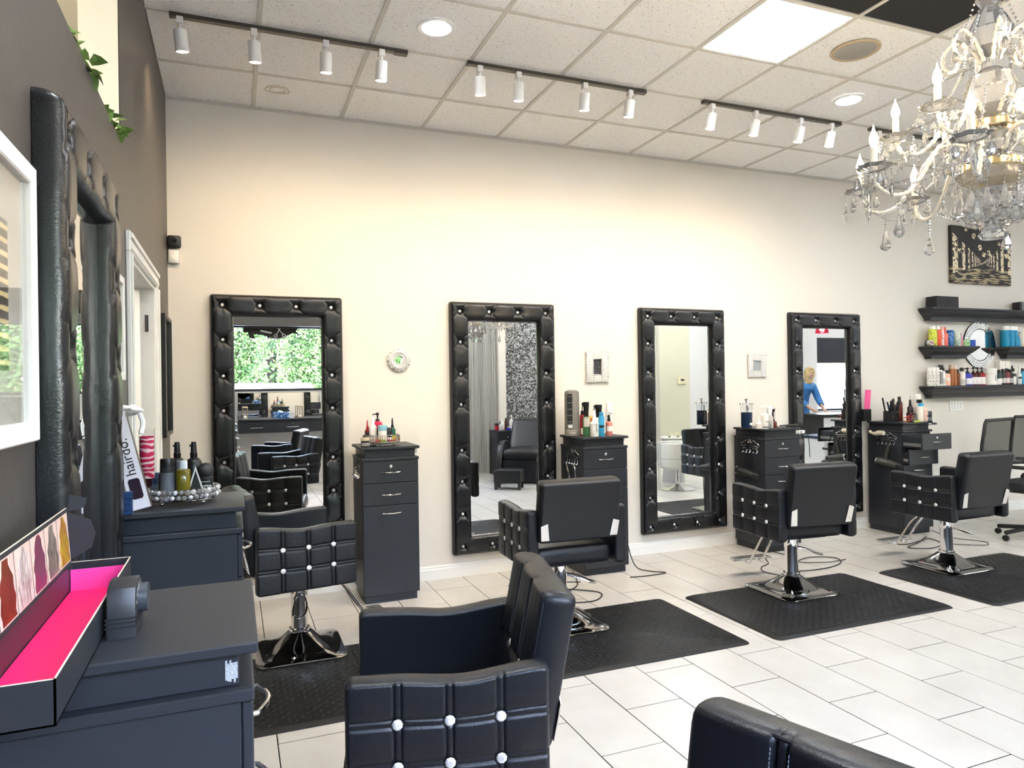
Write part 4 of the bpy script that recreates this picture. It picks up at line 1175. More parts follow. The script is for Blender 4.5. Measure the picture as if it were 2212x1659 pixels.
b = bm_new(); lathe(b, [(.016, .05), (.020, .10), (.018, .15), (.022, .165)], n=14); obj('body', b, cm('2a1210', .25), t)
b = bm_new(); box(b, -.024, .024, -.012, .012, .163, .176, .002, 1); obj('blade', b, STEEL, t, smooth=False)
b = bm_new(); box(b, -.006, .006, -.0215, -.017, .075, .14, .002, 1); obj('trim_strip', b, cm('c9c2b6', .3), t, smooth=False)
t = thing('flat_iron', 'black flat iron lying at the right edge of the cabinet', 'flat iron', (4.99, -.35, ZC), math.radians(10))
b = bm_new(); tube(b, spline([(-.10, 0, .012), (-.02, 0, .014), (.06, .0, .016), (.13, -.01, .014)], 5), .011, 10); obj('handle', b, BLACKP, t)
b = bm_new(); box(b, -.13, -.04, -.012, .012, .003, .010, .002, 1); obj('plate', b, STEEL, t, smooth=False)
b = bm_new(); tube(b, spline([(.13, -.01, .014), (.21, -.02, .0), (.235, -.03, -.06), (.245, -.04, -.16), (.25, -.04, -.28)], 6), .0032, 6); obj('cord', b, CABLE, t)
t = thing('power_strip', 'white power strip fixed to the right end of a cabinet', 'power strip', (5.10, -.32, 1.025), math.radians(4))
b = bm_new(); box(b, -.056, .11, -.018, .018, -.014, .014, .003, 1); obj('housing', b, WHITEP, t, smooth=False)
for k in range(3): b = bm_new(); box(b, -.036+.042*k, -.014+.042*k, -.0195, -.0175, -.007, .007); obj('socket', b, mat('socket_grey', (.25, .25, .25), .5), t, smooth=False)
# ---- cabinet 4
t = thing('brush_cup', 'clear square cup of combs and brushes at the cabinet corner', 'cup', (6.355, -.27, ZC))
b = bm_new()
for s in (-1, 1):
    box(b, s*.048-.0015, s*.048+.0015, -.048, .048, 0, .105); box(b, -.048, .048, s*.048-.0015, s*.048+.0015, 0, .105)
box(b, -.048, .048, -.048, .048, 0, .003); obj('cup', b, mat('smoky_acrylic', (.03, .03, .03), .08, alpha=.6), t, smooth=False)
for k, (x, y, dx, dy, L, hx) in enumerate(((-.03, .02, -.06, 0, .23, '17110f'), (-.02, -.02, -.03, .02, .19, '0e0e0f'), (0, .01, .01, 0, .20, '111112'), (.02, -.01, .07, -.01, .21, '14131a'), (.01, .03, .06, .0, .22, '101016'), (-.005, -.03, -.01, -.02, .17, '1b1b1c'))):
    tt = thing('comb' if k < 3 else 'hair_brush', ['dark brown comb standing in the brush cup by the pink card', 'short black comb at the front of the brush cup', 'black comb upright in the middle of the brush cup', 'black brush leaning right in the brush cup', 'long black comb brush leaning farthest right in the cup', 'black brush in the front corner of the cup'][k], 'comb' if k < 3 else 'brush', (6.355+x, -.27+y, ZC+.004))
    d = Vector((dx, dy, L)); e0 = Vector((0, 0, 0))
    b = bm_new(); tube(b, [e0, d*.45], .005, 8); obj('handle', b, cm(hx), tt)
    b = bm_new()
    if k < 3:
        tube(b, [d*.43, d], .0075, 6)
        for q in range(10): p = d*(.48+.05*q); tube(b, [p, p+Vector((.016, 0, 0))], .0012, 4)
        obj('teeth', b, cm(hx), tt)
    else:
        tube(b, [d*.43, d*.5, d*.9, d], .012, 8, rad=[.006, .015, .015, .007])
        for q in range(24):
            p = d*(.5+.4*(q % 8)/8); a = q*2.4; tube(b, [p, p+Vector((.024*math.cos(a), .024*math.sin(a), 0))], .0009, 4)
        obj('bristles', b, cm(hx), tt)
t = thing('pink_card', 'bright pink card propped against the wall beside a mirror', 'card', (6.262, -.055, ZC-.02))
b = bm_new(); box(b, -.05, .05, -.025, .012, .021, .14, .003, 1); obj('stand', b, BLACKP, t, smooth=False)
b = bm_new(); box(b, -.035, .04, -.004, 0, .03, .335); obj('sheet', b, cm('f0609a', .6), t, (0, 0, 0), (math.radians(5), 0, 0), smooth=False)
for k, (x, y, hx, lb) in enumerate(((6.405, -.41, 'd87a3a', 'orange sectioning clip heaped by the brush cup'), (6.425, -.42, 'b02a72', 'magenta sectioning clip heaped by the brush cup'), (6.445, -.405, 'd8a070', 'tan sectioning clip heaped by the brush cup'), (6.42, -.40, 'c03a50', 'crimson sectioning clip heaped by the brush cup'))):
    tt = thing('hair_clip', lb, 'clip', (x, y, ZC+.012+.014*k), .8*k)
    for s in (-1, 1):
        b = bm_new(); prism(b, [(-.045, -.004), (.03, -.008), (.045, 0), (.03, .008), (-.045, .004)], -.003, .003, 'z', .001); obj('jaw', b, cm(hx), tt, (0, 0, s*.006), (0, s*.16+.25*(k-1), 0), smooth=False)
t = thing('yellow_clip', 'yellow-green clip lying at the front edge of the cabinet', 'clip', (6.50, -.435, ZC))
b = bm_new(); prism(b, [(-.05, -.006), (.04, -.010), (.055, 0), (.04, .010), (-.05, .006)], 0, .008, 'z', .001); obj('jaw', b, cm('d6de3a'), t, smooth=False)
b = bm_new(); prism(b, [(-.05, -.005), (.03, -.008), (.03, .008), (-.05, .005)], .009, .014, 'z', .001); obj('spring_jaw', b, cm('c4cc30'), t, smooth=False)
product('can', 6.462, -.19, ZC, .026, .195, '3b93c4', '15181b', 'blue and silver can behind the heaped clips', bmat=mat('blue_can2', C('4aa0cc'), .2, .4), band=(.5, .62, '103040'))
product('tube', 6.515, -.17, ZC, .026, .16, 'e6c2a0', 'ecd4bc', 'peach tube bottle behind the black jars')
product('jar', 6.468, -.41, ZC, .030, .085, '1a1b1c', '0f0f10', 'black jar nearest the yellow clip', 'jar', band=(.1, .55, '55575a'))
product('jar', 6.515, -.34, ZC, .027, .085, '141112', '1a1a1a', 'dark jar tucked behind the white can', 'jar')
product('can', 6.552, -.42, ZC, .033, .215, 'e9e2d4', '1a1a1c', 'white can with a blue collar at the front right of the cabinet', band=(.70, .83, '2aa0d0'))
product('flat', 6.552, -.20, ZC, .028, .24, '6a2a1c', '3a1712', 'dark brown bottle behind the blue-collared can')
product('tube', 6.612, -.425, ZC, .030, .135, 'e8c4b4', 'f0d8cc', 'pale pink tube in front of the tall white bottles', text=('B', .03, .4))
product('spray', 6.594, -.285, ZC, .026, .21, '20181a', '0e0c0c', 'black spray bottle behind the pale pink tube')
product('jar', 6.662, -.43, ZC, .028, .10, '2b3036', '454c54', 'grey blue jar at the front right corner of the cabinet', 'jar', band=(.1, .4, '6b747c'))
product('trig', 6.642, -.335, ZC, .030, .265, 'ecc6c0', 'f4efe9', 'white and pink trigger bottle near the drawer end', band=(.1, .5, 'e8a49c'))
product('tall', 6.662, -.262, ZC, .030, .25, 'ece7df', 'f3f0ea', 'tall white can at the right end above open drawers', band=(.1, .5, 'd8d2c8'))
t = thing('curling_iron', 'black and chrome curling iron sticking out past the cabinet end', 'curling iron', (6.69, -.40, 1.045))
b = bm_new(); cyl(b, (-.01, 0, 0), (.03, 0, 0), .012); obj('holder', b, STEEL, t)
b = bm_new(); tube(b, [(.0, 0, .002), (.05, 0, .003), (.10, 0, .003)], .0095, 10); obj('barrel', b, BLACKP, t)
b = bm_new(); cyl(b, (.10, 0, .003), (.115, 0, .003), .010); obj('tip', b, CHROME, t)
# ---- hair dryers on the hook racks
def dryer(label, x, y, z, body, nose=1, accent=None):
    t = thing('hair_dryer', label, 'hair dryer', (x, y, z))
    b = bm_new()
    R = Matrix.Rotation(PI/2+.14, 4, 'X')         # axis along -y .. +y
    lathe(b, [(.022, -.105), (.034, -.10), (.037, -.06), (.040, 0.), (.036, .05), (.030, .085), (.027, .12)], n=24, M=R); bo = obj('barrel', b, body, t)
    b = bm_new(); lathe(b, [(.027, .115), (.030, .12), (.026, .15), (.020, .17)], n=20, M=R); nz = obj('nozzle', b, BLACKP, t); nz.scale = (.7, 1, 1)
    b = bm_new(); tube(b, [(0, .02, .02), (0, .0, .08), (0, -.015, .14), (0, -.03, .175)], .014, 10, rad=[.017, .016, .014, .010]); obj('handle', b, body, t)
    b = bm_new(); lathe(b, [(.037, -.103), (.038, -.098), (.0375, -.09)], n=24, cap=False, M=R); obj('rear_ring', b, accent or CHROME, t)
    b = bm_new(); tube(b, spline([(0, -.03, .175), (0, -.06, .24), (0, -.10, .22), (.0, -.125, .10), (.0, -.13, -.1), (.0, -.12, -.35), (.0, -.11, -.60)], 6), .004, 6); obj('cord', b, CABLE, t)
    return t
dryer('black hair dryer hanging from the hook rack of the middle cabinet', 4.60, -.25, .685, BLACKP)
dryer('olive grey hair dryer hanging below the hook rack of the far cabinet', 6.245, -.30, .685, mat('olive_grey_plastic', (.055, .055, .045), .3))
t = thing('hair_trimmer', 'cream hand-held trimmer lying on the hook rack of the far cabinet', 'trimmer', (6.262, -.20, .962))
b = bm_new(); tube(b, [(0, .09, .005), (0, .05, -.006), (0, 0, .004), (0, -.06, .006)], .02, 12, rad=[.012, .016, .024, .022]); obj('body', b, cm('efe6d0', .4), t)
b = bm_new(); box(b, -.012, .012, .085, .105, .0, .026, .003, 1); obj('clip', b, cm('e4d8bc', .4), t)
t = thing('curling_tongs', 'curling tongs with looped cord hanging from the heater cabinet rack', 'curling iron', (2.852, -.27, .60))
b = bm_new(); tube(b, spline([(0, .03, .26), (0, .0, .20), (0, -.02, .12), (0, .0, .05), (0, .02, 0)], 5), .011, 10); obj('barrel', b, DCHROME, t)
b = bm_new(); tube(b, spline([(0, .02, 0), (0, .0, -.06), (0, .05, -.10), (0, .08, -.04), (0, .03, -.02), (0, -.03, -.08), (0, .0, -.25), (0, .02, -.52)], 6), .004, 6); obj('cord', b, CABLE, t)
b = bm_new(); tube(b, spline([(0, -.07, .27), (0, -.105, .24), (0, -.12, .12), (0, -.12, -.05)], 6), .0045, 6); obj('clamp_lever', b, CHROME, t)
# ---- loose cables on the floor
def cable(label, pts, r=.0042):
    b = bm_new(); tube(b, spline(pts, 7), r, 6); return tag(obj('power_cable', b, CABLE), label, 'cable', 'cables on the floor')
z0 = .006
cable('black cable tangled on the tiles beneath the chair before the heater cabinet', [(2.86, -.30, .02), (2.75, -.60, z0), (2.60, -.75, z0), (2.50, -.95, z0), (2.68, -1.0, z0), (2.80, -.85, z0), (2.62, -.70, .012), (2.50, -.62, z0), (2.62, -.50, z0), (2.80, -.55, z0)])
cable('black cable hanging down and trailing right of the heater cabinet', [(3.31, -.30, .50), (3.33, -.33, .35), (3.325, -.36, .2), (3.36, -.42, .03), (3.44, -.52, z0), (3.52, -.60, z0), (3.35, -.62, z0), (3.20, -.60, z0)])
t_ = cable('short black cable with a plug dangling beside the heater cabinet', [(3.315, -.26, .55), (3.335, -.28, .42), (3.315, -.31, .30), (3.318, -.33, .22)], .0036)
b = bm_new(); box(b, 3.303, 3.333, -.345, -.318, .165, .222, .006, 1); obj('plug', b, BLACKP, t_, smooth=False)
cable('black cable looping across tiles behind the third chair column', [(4.70, -.46, .02), (4.75, -.65, z0), (4.55, -.85, z0), (4.45, -.98, z0), (4.70, -1.02, z0), (4.95, -.95, z0), (5.05, -.80, z0), (4.85, -.72, .012), (4.68, -.78, z0), (4.85, -.90, .012), (5.08, -.88, z0)])
cable('black cable with a plug near the third cabinet plinth', [(4.60, -.47, .03), (4.52, -.58, z0), (4.42, -.72, z0), (4.30, -.78, z0), (4.22, -.9, z0), (4.26, -1.05, z0)], .0036)
cable('black cable looping on the tiles around the farthest footrest', [(6.30, -.46, .03), (6.10, -.50, z0), (5.92, -.58, z0), (5.98, -.70, z0), (6.20, -.68, .012), (6.38, -.62, z0), (6.30, -.82, z0), (6.05, -.90, z0), (5.90, -.80, z0), (6.12, -.72, .012), (6.45, -.55, z0)])
cable('thin black cable trailing right behind the rightmost chair column', [(6.62, -.47, .03), (6.60, -.70, z0), (6.70, -.92, z0), (6.60, -1.02, z0), (6.45, -.95, z0), (6.35, -.85, z0)], .0036)

# ================================================================== SHELF STOCK
SY = -.095
# top shelf
t = thing('gift_box', 'black presentation box on the top shelf', 'box', (7.34, -.085, 2.2285))
b = bm_new(); box(b, -.165, .165, -.06, .06, 0, .118, .002, 1); obj('carton', b, mat('matte_black_card', (.016, .016, .018), .6), t, smooth=False)
lettering('DS', .045, mat('gloss_black', (.003, .003, .003), .2), t, (.03, -.061, .062))
t = thing('display_box', 'small black box with white lettering at the right picture edge', 'box', (8.60, -.085, 2.2285), -.25)
b = bm_new(); box(b, -.07, .07, -.05, .05, 0, .10, .002, 1); obj('carton', b, BLACKP, t, smooth=False)
lettering('DESIGN', .028, cm('e8e8e6', .5), t, (-.03, -.0515, .05), (PI/2, -PI/2, 0))
# middle shelf, left
def shelf_item(kind, x0, x1, ztop, zb, body, cap, label, **k):
    product(kind, (x0+x1)/2, k.pop('y', SY), zb, (x1-x0)/2, ztop-zb, body, cap, label, **k)
ZM, ZL = 1.8285, 1.4125
PAT = lambda nm, a, b_, s=70: node_mat(nm, lambda nt, b: _pat(nt, b, a, b_, s))
def _pat(nt, b, a, c2, s):
    tc = nt.nodes.new('ShaderNodeTexCoord'); v = nt.nodes.new('ShaderNodeTexVoronoi'); v.inputs['Scale'].default_value = s
    lt = nt.nodes.new('ShaderNodeMath'); lt.operation = 'LESS_THAN'; lt.inputs[1].default_value = .33
    mx = nt.nodes.new('ShaderNodeMix'); mx.data_type = 'RGBA'; mx.inputs[6].default_value = (*C(a), 1); mx.inputs[7].default_value = (*C(c2), 1)
    nt.links.new(tc.outputs['Object'], v.inputs['Vector']); nt.links.new(v.outputs['Distance'], lt.inputs[0]); nt.links.new(lt.outputs[0], mx.inputs[0]); nt.links.new(mx.outputs[2], b.inputs['Base Color']); b.inputs['Roughness'].default_value = .35
shelf_item('can', 7.134, 7.216, 2.038, ZM, 'd6dc4a', 'f2f2ea', 'yellow patterned can first in the bright can row', bmat=PAT('yellow_pattern', 'd9df4e', '3b6a70'))
shelf_item('can', 7.224, 7.286, 2.036, ZM, 'e8562c', 'f4f2ec', 'orange red patterned can in the bright can row', bmat=PAT('orange_pattern', 'ea5a2e', 'c83a20'))
shelf_item('tall', 7.291, 7.332, 2.032, ZM, 'efe2da', 'efb0a8', 'white and red slim bottle in the bright can row', bmat=PAT('white_pattern', 'efe6e0', 'c83c3c'))
shelf_item('spray', 7.334, 7.388, 2.028, ZM, 'ee7a68', 'ee7a68', 'coral pink spray bottle in the bright can row')
shelf_item('tube', 7.397, 7.470, 1.998, ZM, '1f62a8', '1f62a8', 'blue patterned bottle in the bright can row', bmat=PAT('blue_pattern', '2268b0', 'a8d0ea'))
shelf_item('tall', 7.472, 7.508, 1.985, ZM, 'c8545c', 'd8b8a8', 'slim red patterned bottle behind the blue patterned bottle', bmat=PAT('red_pattern', 'c04a58', 'e8d8d0'), y=-.06)
shelf_item('can', 7.503, 7.575, 1.990, ZM, 'dfe0d0', 'e8e8e2', 'multicoloured round-patterned can in the bright can row', bmat=PAT('multi_pattern', 'd8dcc8', '3a9a98', 55))
shelf_item('spray', 7.583, 7.618, 1.968, ZM, 'e06a90', 'd884b0', 'pink slim bottle at the end of the bright can row', bmat=PAT('pink_pattern', 'e07a98', 'f2dfe2'))
def carton(label, x0, x1, zb, h, hx, d=.06, text=None, y=SY):
    t = thing('product_carton', label, 'box', ((x0+x1)/2, y, zb)); w_ = (x1-x0)/2
    b = bm_new(); box(b, -w_, w_, -d/2, d/2, 0, h, .0015, 1); obj('carton', b, cm(hx, .5), t, smooth=False)
    b = bm_new(); box(b, -w_*.98, w_*.98, -d/2*.98, d/2*.98, h, h+.0012); obj('flap', b, cm(hx, .6), t, smooth=False)
    if text: lettering(text[0], text[1], cm('1c1c1c', .5), t, (0, -d/2-.0008, h*.5))
carton('pale green small box on the short shelf', 7.622, 7.70, ZM, .068, 'a9d69a', text=('fresh', .02))
carton('dark blue small box at the shelf end before the round mirror', 7.712, 7.785, ZM, .068, '1d4fb0')
for x, z, lb in ((7.118, 0, 'round white tin lying at the left end of the short shelf'), (7.165, .0, 'round patterned tin behind the white tin')):
    pass
t = thing('round_tin', 'round white tin with a pink heart at the left shelf end', 'tin', (7.105, -.12, ZM+.029))
b = bm_new(); lathe(b, [(.027, 0), (.029, .003), (.029, .02), (.027, .022)], n=24, M=Matrix.Rotation(PI/2, 4, 'X')); obj('case', b, PAT('tin_pattern', 'dfdcd8', '6a5a60', 40), t)
b = bm_new(); lathe(b, [(.012, 0), (.001, .002)], n=12, M=Matrix.Translation((-.004, -.023, 0)) @ Matrix.Rotation(PI/2, 4, 'X')); obj('heart', b, cm('b02a50'), t)
t = thing('round_tin', 'patterned tin standing behind the pink heart tin', 'tin', (7.125, -.06, ZM+.031))
b = bm_new(); lathe(b, [(.029, 0), (.031, .003), (.031, .02), (.029, .022)], n=24, M=Matrix.Rotation(PI/2, 4, 'X')); obj('case', b, PAT('tin_pattern2', '2a2a2e', 'd8d8d8', 60), t)
b = bm_new(); lathe(b, [(.03, .0), (.001, .001)], n=20, cap=False, M=Matrix.Translation((0, -.023, 0)) @ Matrix.Rotation(PI/2, 4, 'X')); obj('lid_print', b, cm('d8d4d0'), t)
# middle shelf, right
BLUEB = mat('teal_blue_bottle', C('1f8fb8'), .25)
for k, (x0, x1, zt) in enumerate(((8.253, 8.338, 2.055), (8.342, 8.424, 2.055), (8.426, 8.488, 2.055))):
    shelf_item('tall', x0, x1, zt, ZM, '1f8fb8', 'f4f2ee', ['first teal blue can with white cap right of the round mirror', 'second teal blue can with white cap right of the round mirror', 'third teal blue can with white cap right of the round mirror'][k], bmat=BLUEB, group='teal blue cans')
shelf_item('flat', 8.490, 8.536, 1.962, ZM, '2a9cc8', '2a86ac', 'short teal blue bottle beside the three tall ones', bmat=BLUEB)
shelf_item('tube', 8.546, 8.61, 1.998, ZM, 'efe6d6', 'efe9df', 'cream bottle at the picture edge on the blue bottle shelf')
# bottom shelf
for k, x in enumerate((7.115, 7.168, 7.222)):
    shelf_item('tall', x-.025, x+.027, 1.606, ZL, 'f0ece2', 'efebe2', ['first white speckled bottle on the lowest shelf', 'second white speckled bottle on the lowest shelf', 'third white speckled bottle on the lowest shelf'][k], bmat=PAT('white_speckle', 'f0ece2', '55504a', 90), group='white speckled bottles')
shelf_item('flat', 7.252, 7.300, 1.622, ZL, 'ebe8e2', '121214', 'white bottle with black cap and striped print on the lowest shelf', band=(.1, .7, '8a8884'))
shelf_item('flat', 7.298, 7.342, 1.605, ZL, 'f0eee8', '2a1a12', 'white bottle with dark cap before the brown bottles', band=(.1, .4, 'd0ccc6'))
shelf_item('flat', 7.344, 7.408, 1.575, ZL, 'f2c4ac', '161212', 'peach bottle with black cap on the lowest shelf', band=(.35, .5, 'f6eee6'))
shelf_item('tall', 7.335, 7.385, 1.634, ZL, '4a2214', '141010', 'dark brown bottle at the back of the lowest shelf', y=-.04)
for k, x in enumerate((7.440, 7.490)):
    shelf_item('tall', x-.023, x+.023, 1.634, ZL, 'a86a44', 'd6c2b0' if k else 'b8a090', ['left copper bottle with metallic cap on the lowest shelf', 'right copper bottle with metallic cap on the lowest shelf'][k], bmat=mat('copper_bottle', C('b0724a'), .25, .3), group='copper bottles')
shelf_item('flat', 7.522, 7.562, 1.585, ZL, '8a4a26', '181412', 'small amber bottle right of the copper bottles', bmat=mat('amber', C('8a4a22'), .12, trans=.3))
shelf_item('flat', 7.566, 7.636, 1.602, ZL, 'ece7dd', '151515', 'white bottle with black cap beside the violet bottle', band=(.1, .35, 'c8c4bc'))
shelf_item('pump', 7.645, 7.735, 1.603, ZL, '4a50b8', '141416', 'violet blue bottle with white label on the lowest shelf', band=(.06, .40, 'e9e9f0'))
for k, x in enumerate((7.782, 7.848, 7.916)):
    shelf_item('pump', x-.033, x+.033, 1.606, ZL, '4c0f16' if k < 2 else 'a02028', '120f10', ['first dark red pump bottle on the lowest shelf', 'second dark red pump bottle on the lowest shelf', 'brighter red pump bottle next to the white jar'][k], band=(.05, .45, 'efeae6'))
shelf_item('jar', 7.965, 8.105, 1.592, ZL, 'f1ede4', 'f4f1ea', 'large white jar in the middle of the lowest shelf', cat='jar', text=('fast', .045, .4, PI/2), group=None)
t = thing('white_mug', 'small white mug with handle beside the large white jar', 'mug', (8.135, -.125, ZL))
b = bm_new(); lathe(b, [(.024, 0), (.027, .003), (.028, .062), (.026, .062), (.025, .006), (.001, .005)], n=20, cap=False); obj('cup', b, WHITEP, t)
b = bm_new(); tube(b, [(.026, 0, .05), (.042, 0, .05), (.046, 0, .03), (.040, 0, .015), (.026, 0, .012)], .0035, 6); obj('handle', b, WHITEP, t)
for k, (x, bd, cp, zt, lb, bnd) in enumerate((
        (8.190, '1d3a34', '121414', 1.577, 'dark green bottle first in the row right of the mug', 'd8d8d4'), (8.255, '20181c', '101012', 1.584, 'black bottle second in the row right of the mug', 'cfc8c4'),
        (8.316, '7a1c24', '151012', 1.590, 'dark red bottle third in the row right of the mug', 'e6dcd6'), (8.372, '141416', '0e0e0f', 1.582, 'slim black bottle fourth in the row right of the mug', 'b8b4b0'))):
    shelf_item('flat', x-.030, x+.030, zt, ZL, bd, cp, lb, band=(.1, .42, bnd))
shelf_item('flat', 8.400, 8.450, 1.590, ZL, 'efece6', '161616', 'white bottle with dark cap before the stacked white cartons', band=(.5, .68, '222222'))
carton('left tall white carton behind the dark bottles', 8.262, 8.345, ZL, .262, 'efe9de', .05, y=-.035)
carton('right tall white carton behind the dark bottles', 8.350, 8.436, ZL, .262, 'ece5d8', .05, y=-.035)
shelf_item('flat', 8.462, 8.495, 1.62, ZL, '2a1218', '120c0e', 'tall dark maroon bottle near the picture edge', y=-.05)
shelf_item('nozzle', 8.500, 8.548, 1.622, ZL, 'f0efec', 'f4f3f0', 'white nozzle bottle near the picture edge', band=(.3, .4, '303034'))
shelf_item('flat', 8.556, 8.606, 1.59, ZL, '3aa0cc', '10222c', 'bright blue bottle cut by the picture edge')
# ================================================================== LEFT WALL
def wall_frame(label, y0, y1, z0, z1, bar, depth, fm, matc, pic, inset, name='picture_frame'):
    t = thing(name, label, 'picture frame', (0, 0, 0))
    b = bm_new()
    for a0, a1, c0, c1 in ((y0, y0+bar, z0, z1), (y1-bar, y1, z0, z1), (y0+bar, y1-bar, z0, z0+bar), (y0+bar, y1-bar, z1-bar, z1)):
        box(b, .001, depth, a0, a1, c0, c1, .003, 1)
    obj('frame', b, fm, t, smooth=False)
    b = bm_new(); box(b, .001, depth*.35, y0+bar, y1-bar, z0+bar, z1-bar); obj('mount', b, matc, t, smooth=False)
    b = bm_new(); box(b, depth*.35, depth*.35+.002, y0+bar+inset, y1-bar-inset, z0+bar+inset, z1-bar-inset); obj('picture', b, pic, t, smooth=False)
    b = bm_new(); box(b, depth*.6, depth*.6+.002, y0+bar, y1-bar, z0+bar, z1-bar); obj('glass', b, GLASS, t, smooth=False)
    return t
def reflection_bars(nt, b):  # gold bars: light reflected in the frame glass, painted into the picture colour
    L = nt.links.new; N = nt.nodes.new
    tc = N('ShaderNodeTexCoord'); sp = N('ShaderNodeSeparateXYZ'); L(tc.outputs['Object'], sp.inputs[0])
    s = N('ShaderNodeMath'); s.operation = 'MULTIPLY'; s.inputs[1].default_value = 250; L(sp.outputs['Z'], s.inputs[0])
    q = N('ShaderNodeMath'); q.operation = 'SINE'; L(s.outputs[0], q.inputs[0])
    nz = N('ShaderNodeTexNoise'); nz.inputs['Scale'].default_value = 30; L(tc.outputs['Object'], nz.inputs['Vector'])
    ad = N('ShaderNodeMath'); ad.operation = 'MULTIPLY_ADD'; ad.inputs[1].default_value = .8; L(nz.outputs['Fac'], ad.inputs[0]); L(q.outputs[0], ad.inputs[2])
    rp = N('ShaderNodeValToRGB'); rp.color_ramp.elements[0].position = .55; rp.color_ramp.elements[0].color = (.02, .018, .015, 1)
    rp.color_ramp.elements[1].position = 1.; rp.color_ramp.elements[1].color = (.85, .66, .32, 1)
    L(ad.outputs[0], rp.inputs[0]); L(rp.outputs[0], b.inputs['Base Color']); b.inputs['Roughness'].default_value = .4
wall_frame('large white picture frame on the dark wall at the left edge', -4.25, -3.545, 1.385, 1.945, .04, .03, WHITEW, mat('pale_mount', (.55, .52, .46), .7), node_mat('reflection_bars', reflection_bars), .10)
wall_frame('small white picture frame between the mirror and the door', -2.53, -2.235, 1.525, 1.915, .03, .024, WHITEW, mat('pale_mount2', (.60, .58, .53), .7), mat('beige_print', (.45, .40, .33), .6), .06)
wall_frame('narrow black framed picture between the door and the corner', -.80, -.34, 1.215, 1.93, .022, .045, BLACKP, mat('cream_mount', (.75, .68, .56), .6), mat('sepia_print', (.55, .42, .28), .6), .05)
# ivy on the ledge of the high opening
LEAF = mat('ivy_leaf', (.10, .20, .035), .45, var=(30, (.16, .28, .06), .4, .65))
b = bm_new()
v = [b.verts.new(p) for p in ((0, 0, 0), (.022, .014, .006), (.016, .034, .002), (0, .055, -.006), (-.016, .034, .002), (-.022, .014, .006), (0, .028, .008))]
for q in ((0, 1, 6), (1, 2, 6), (2, 3, 6), (3, 4, 6), (4, 5, 6), (5, 0, 6)): b.faces.new([v[i] for i in q])
leaf_me = mesh_of('leaf', b)
for (y, n_, lab) in ((-2.92, 6, 'ivy sprig on the opening ledge near the top edge'), (-2.76, 6, 'ivy sprig in the middle of the opening ledge'), (-2.18, 9, 'ivy sprig in the corner of the opening ledge'), (-2.36, 7, 'ivy sprig hanging just before the opening corner')):
    t = thing('ivy_sprig', lab, 'plant', (-.02, y, OZ+.001), 0, 'ivy on the ledge')
    b = bm_new(); tube(b, [(-.05, -.06, .008), (0, -.02, .02), (.015, .02, .018), (.025, .06, .0)], .003, 5); obj('stem', b, LEAF, t)
    for k in range(n_):
        link('leaf', leaf_me, LEAF, t, (random.uniform(-.02, .03), random.uniform(-.06, .06), random.uniform(.004, .04)), (random.uniform(-.9, .5), random.uniform(-.6, .6), random.uniform(-2.6, .6)))

# ================================================================== ON THE LEFT CABINET: bead tray, bottles, hairdo box, pink vase
t = thing('bead_tray', 'oval crystal bead tray full of black bottles', 'tray', (.228, -2.43, ZC))
RX, RY = .118, .112
b = bm_new()
for k in range(4):
    a = PI/4+k*PI/2; ball(b, (RX*.8*math.cos(a), RY*.8*math.sin(a), .008), .008, 8, 6)
obj('feet', b, CHROME, t)
b = bm_new(); lathe(b, [(.128, .016), (.132, .018), (.132, .021), (.001, .022)], n=40); o = obj('mirror_base', b, MIRROR, t); o.scale = (RX/.132, RY/.132, 1)
bb_ = bm_new(); ball(bb_, (0, 0, 0), .0082, 8, 6); bead_me = mesh_of('bead', bb_, ang=20)
rg = bm_new(); tube(rg, [(.0092*math.cos(a), 0, .0092*math.sin(a)) for a in np.linspace(0, 2*PI, 11)[:-1]], .0014, 5, True); ring_me = mesh_of('bead_ring', rg)
for row, z_ in ((0, .031), (1, .050)):
    for k in range(38):
        a = 2*PI*(k+.5*row)/38; p = (RX*math.cos(a), RY*math.sin(a), z_)
        bd = link('bead', bead_me, XTL if k % 3 else CRYSTAL, t, p)
        link('bead_ring', ring_me, CHROME, bd, (0, 0, 0), (0, 0, a+PI/2))
ZT2 = ZC+.0225
product('flat', 0.142, -2.40, ZT2, .019, .088, '33476a', '41587e', 'small dark blue bottle at the left of the bead tray', band=(.1, .55, '6a7684'))
product('spray', 0.160, -2.445, ZT2, .013, .13, '2a1e10', '8a6a3c', 'slim gold and black bottle in the bead tray')
product('tall', 0.180, -2.485, ZT2, .024, .145, '25272b', '0c0c0d', 'black capped can with grey label in the bead tray', band=(.05, .66, '5c6068'))
b = bm_new(); o = product('spray', 0.205, -2.375, ZT2, .027, .195, '101012', '0c0c0d', 'left black spray bottle with a tall nozzle in the bead tray', band=(.12, .42, '2c2e33'))
o = product('spray', 0.262, -2.400, ZT2, .027, .195, '0e0e10', '0b0b0c', 'right black spray bottle with a tall nozzle in the bead tray', band=(.12, .42, '25262b'))
product('flat', 0.232, -2.495, ZT2, .025, .135, '8a7a1a', 'c6ccd4', 'gold oil bottle with silver cap at the front of the tray', bmat=mat('oil', C('8a7d18'), .08, trans=.5))
t = thing('tent_card', 'black tent card with white edges in the bead tray', 'card', (.272, -2.50, ZT2))
for s in (-1, 1):
    b = bm_new(); prism(b, [(0, .115), (s*.034, 0), (s*.028, 0), (0, .10)] if s > 0 else [(0, .10), (-.028, 0), (-.034, 0), (0, .115)], -.004, .004, 'y'); obj('edge', b, cm('d8d8d4'), t, smooth=False)
b = bm_new(); prism(b, [(0, .10), (-.028, 0), (.028, 0)], -.003, .003, 'y'); obj('panel', b, BLACKP, t, smooth=False)
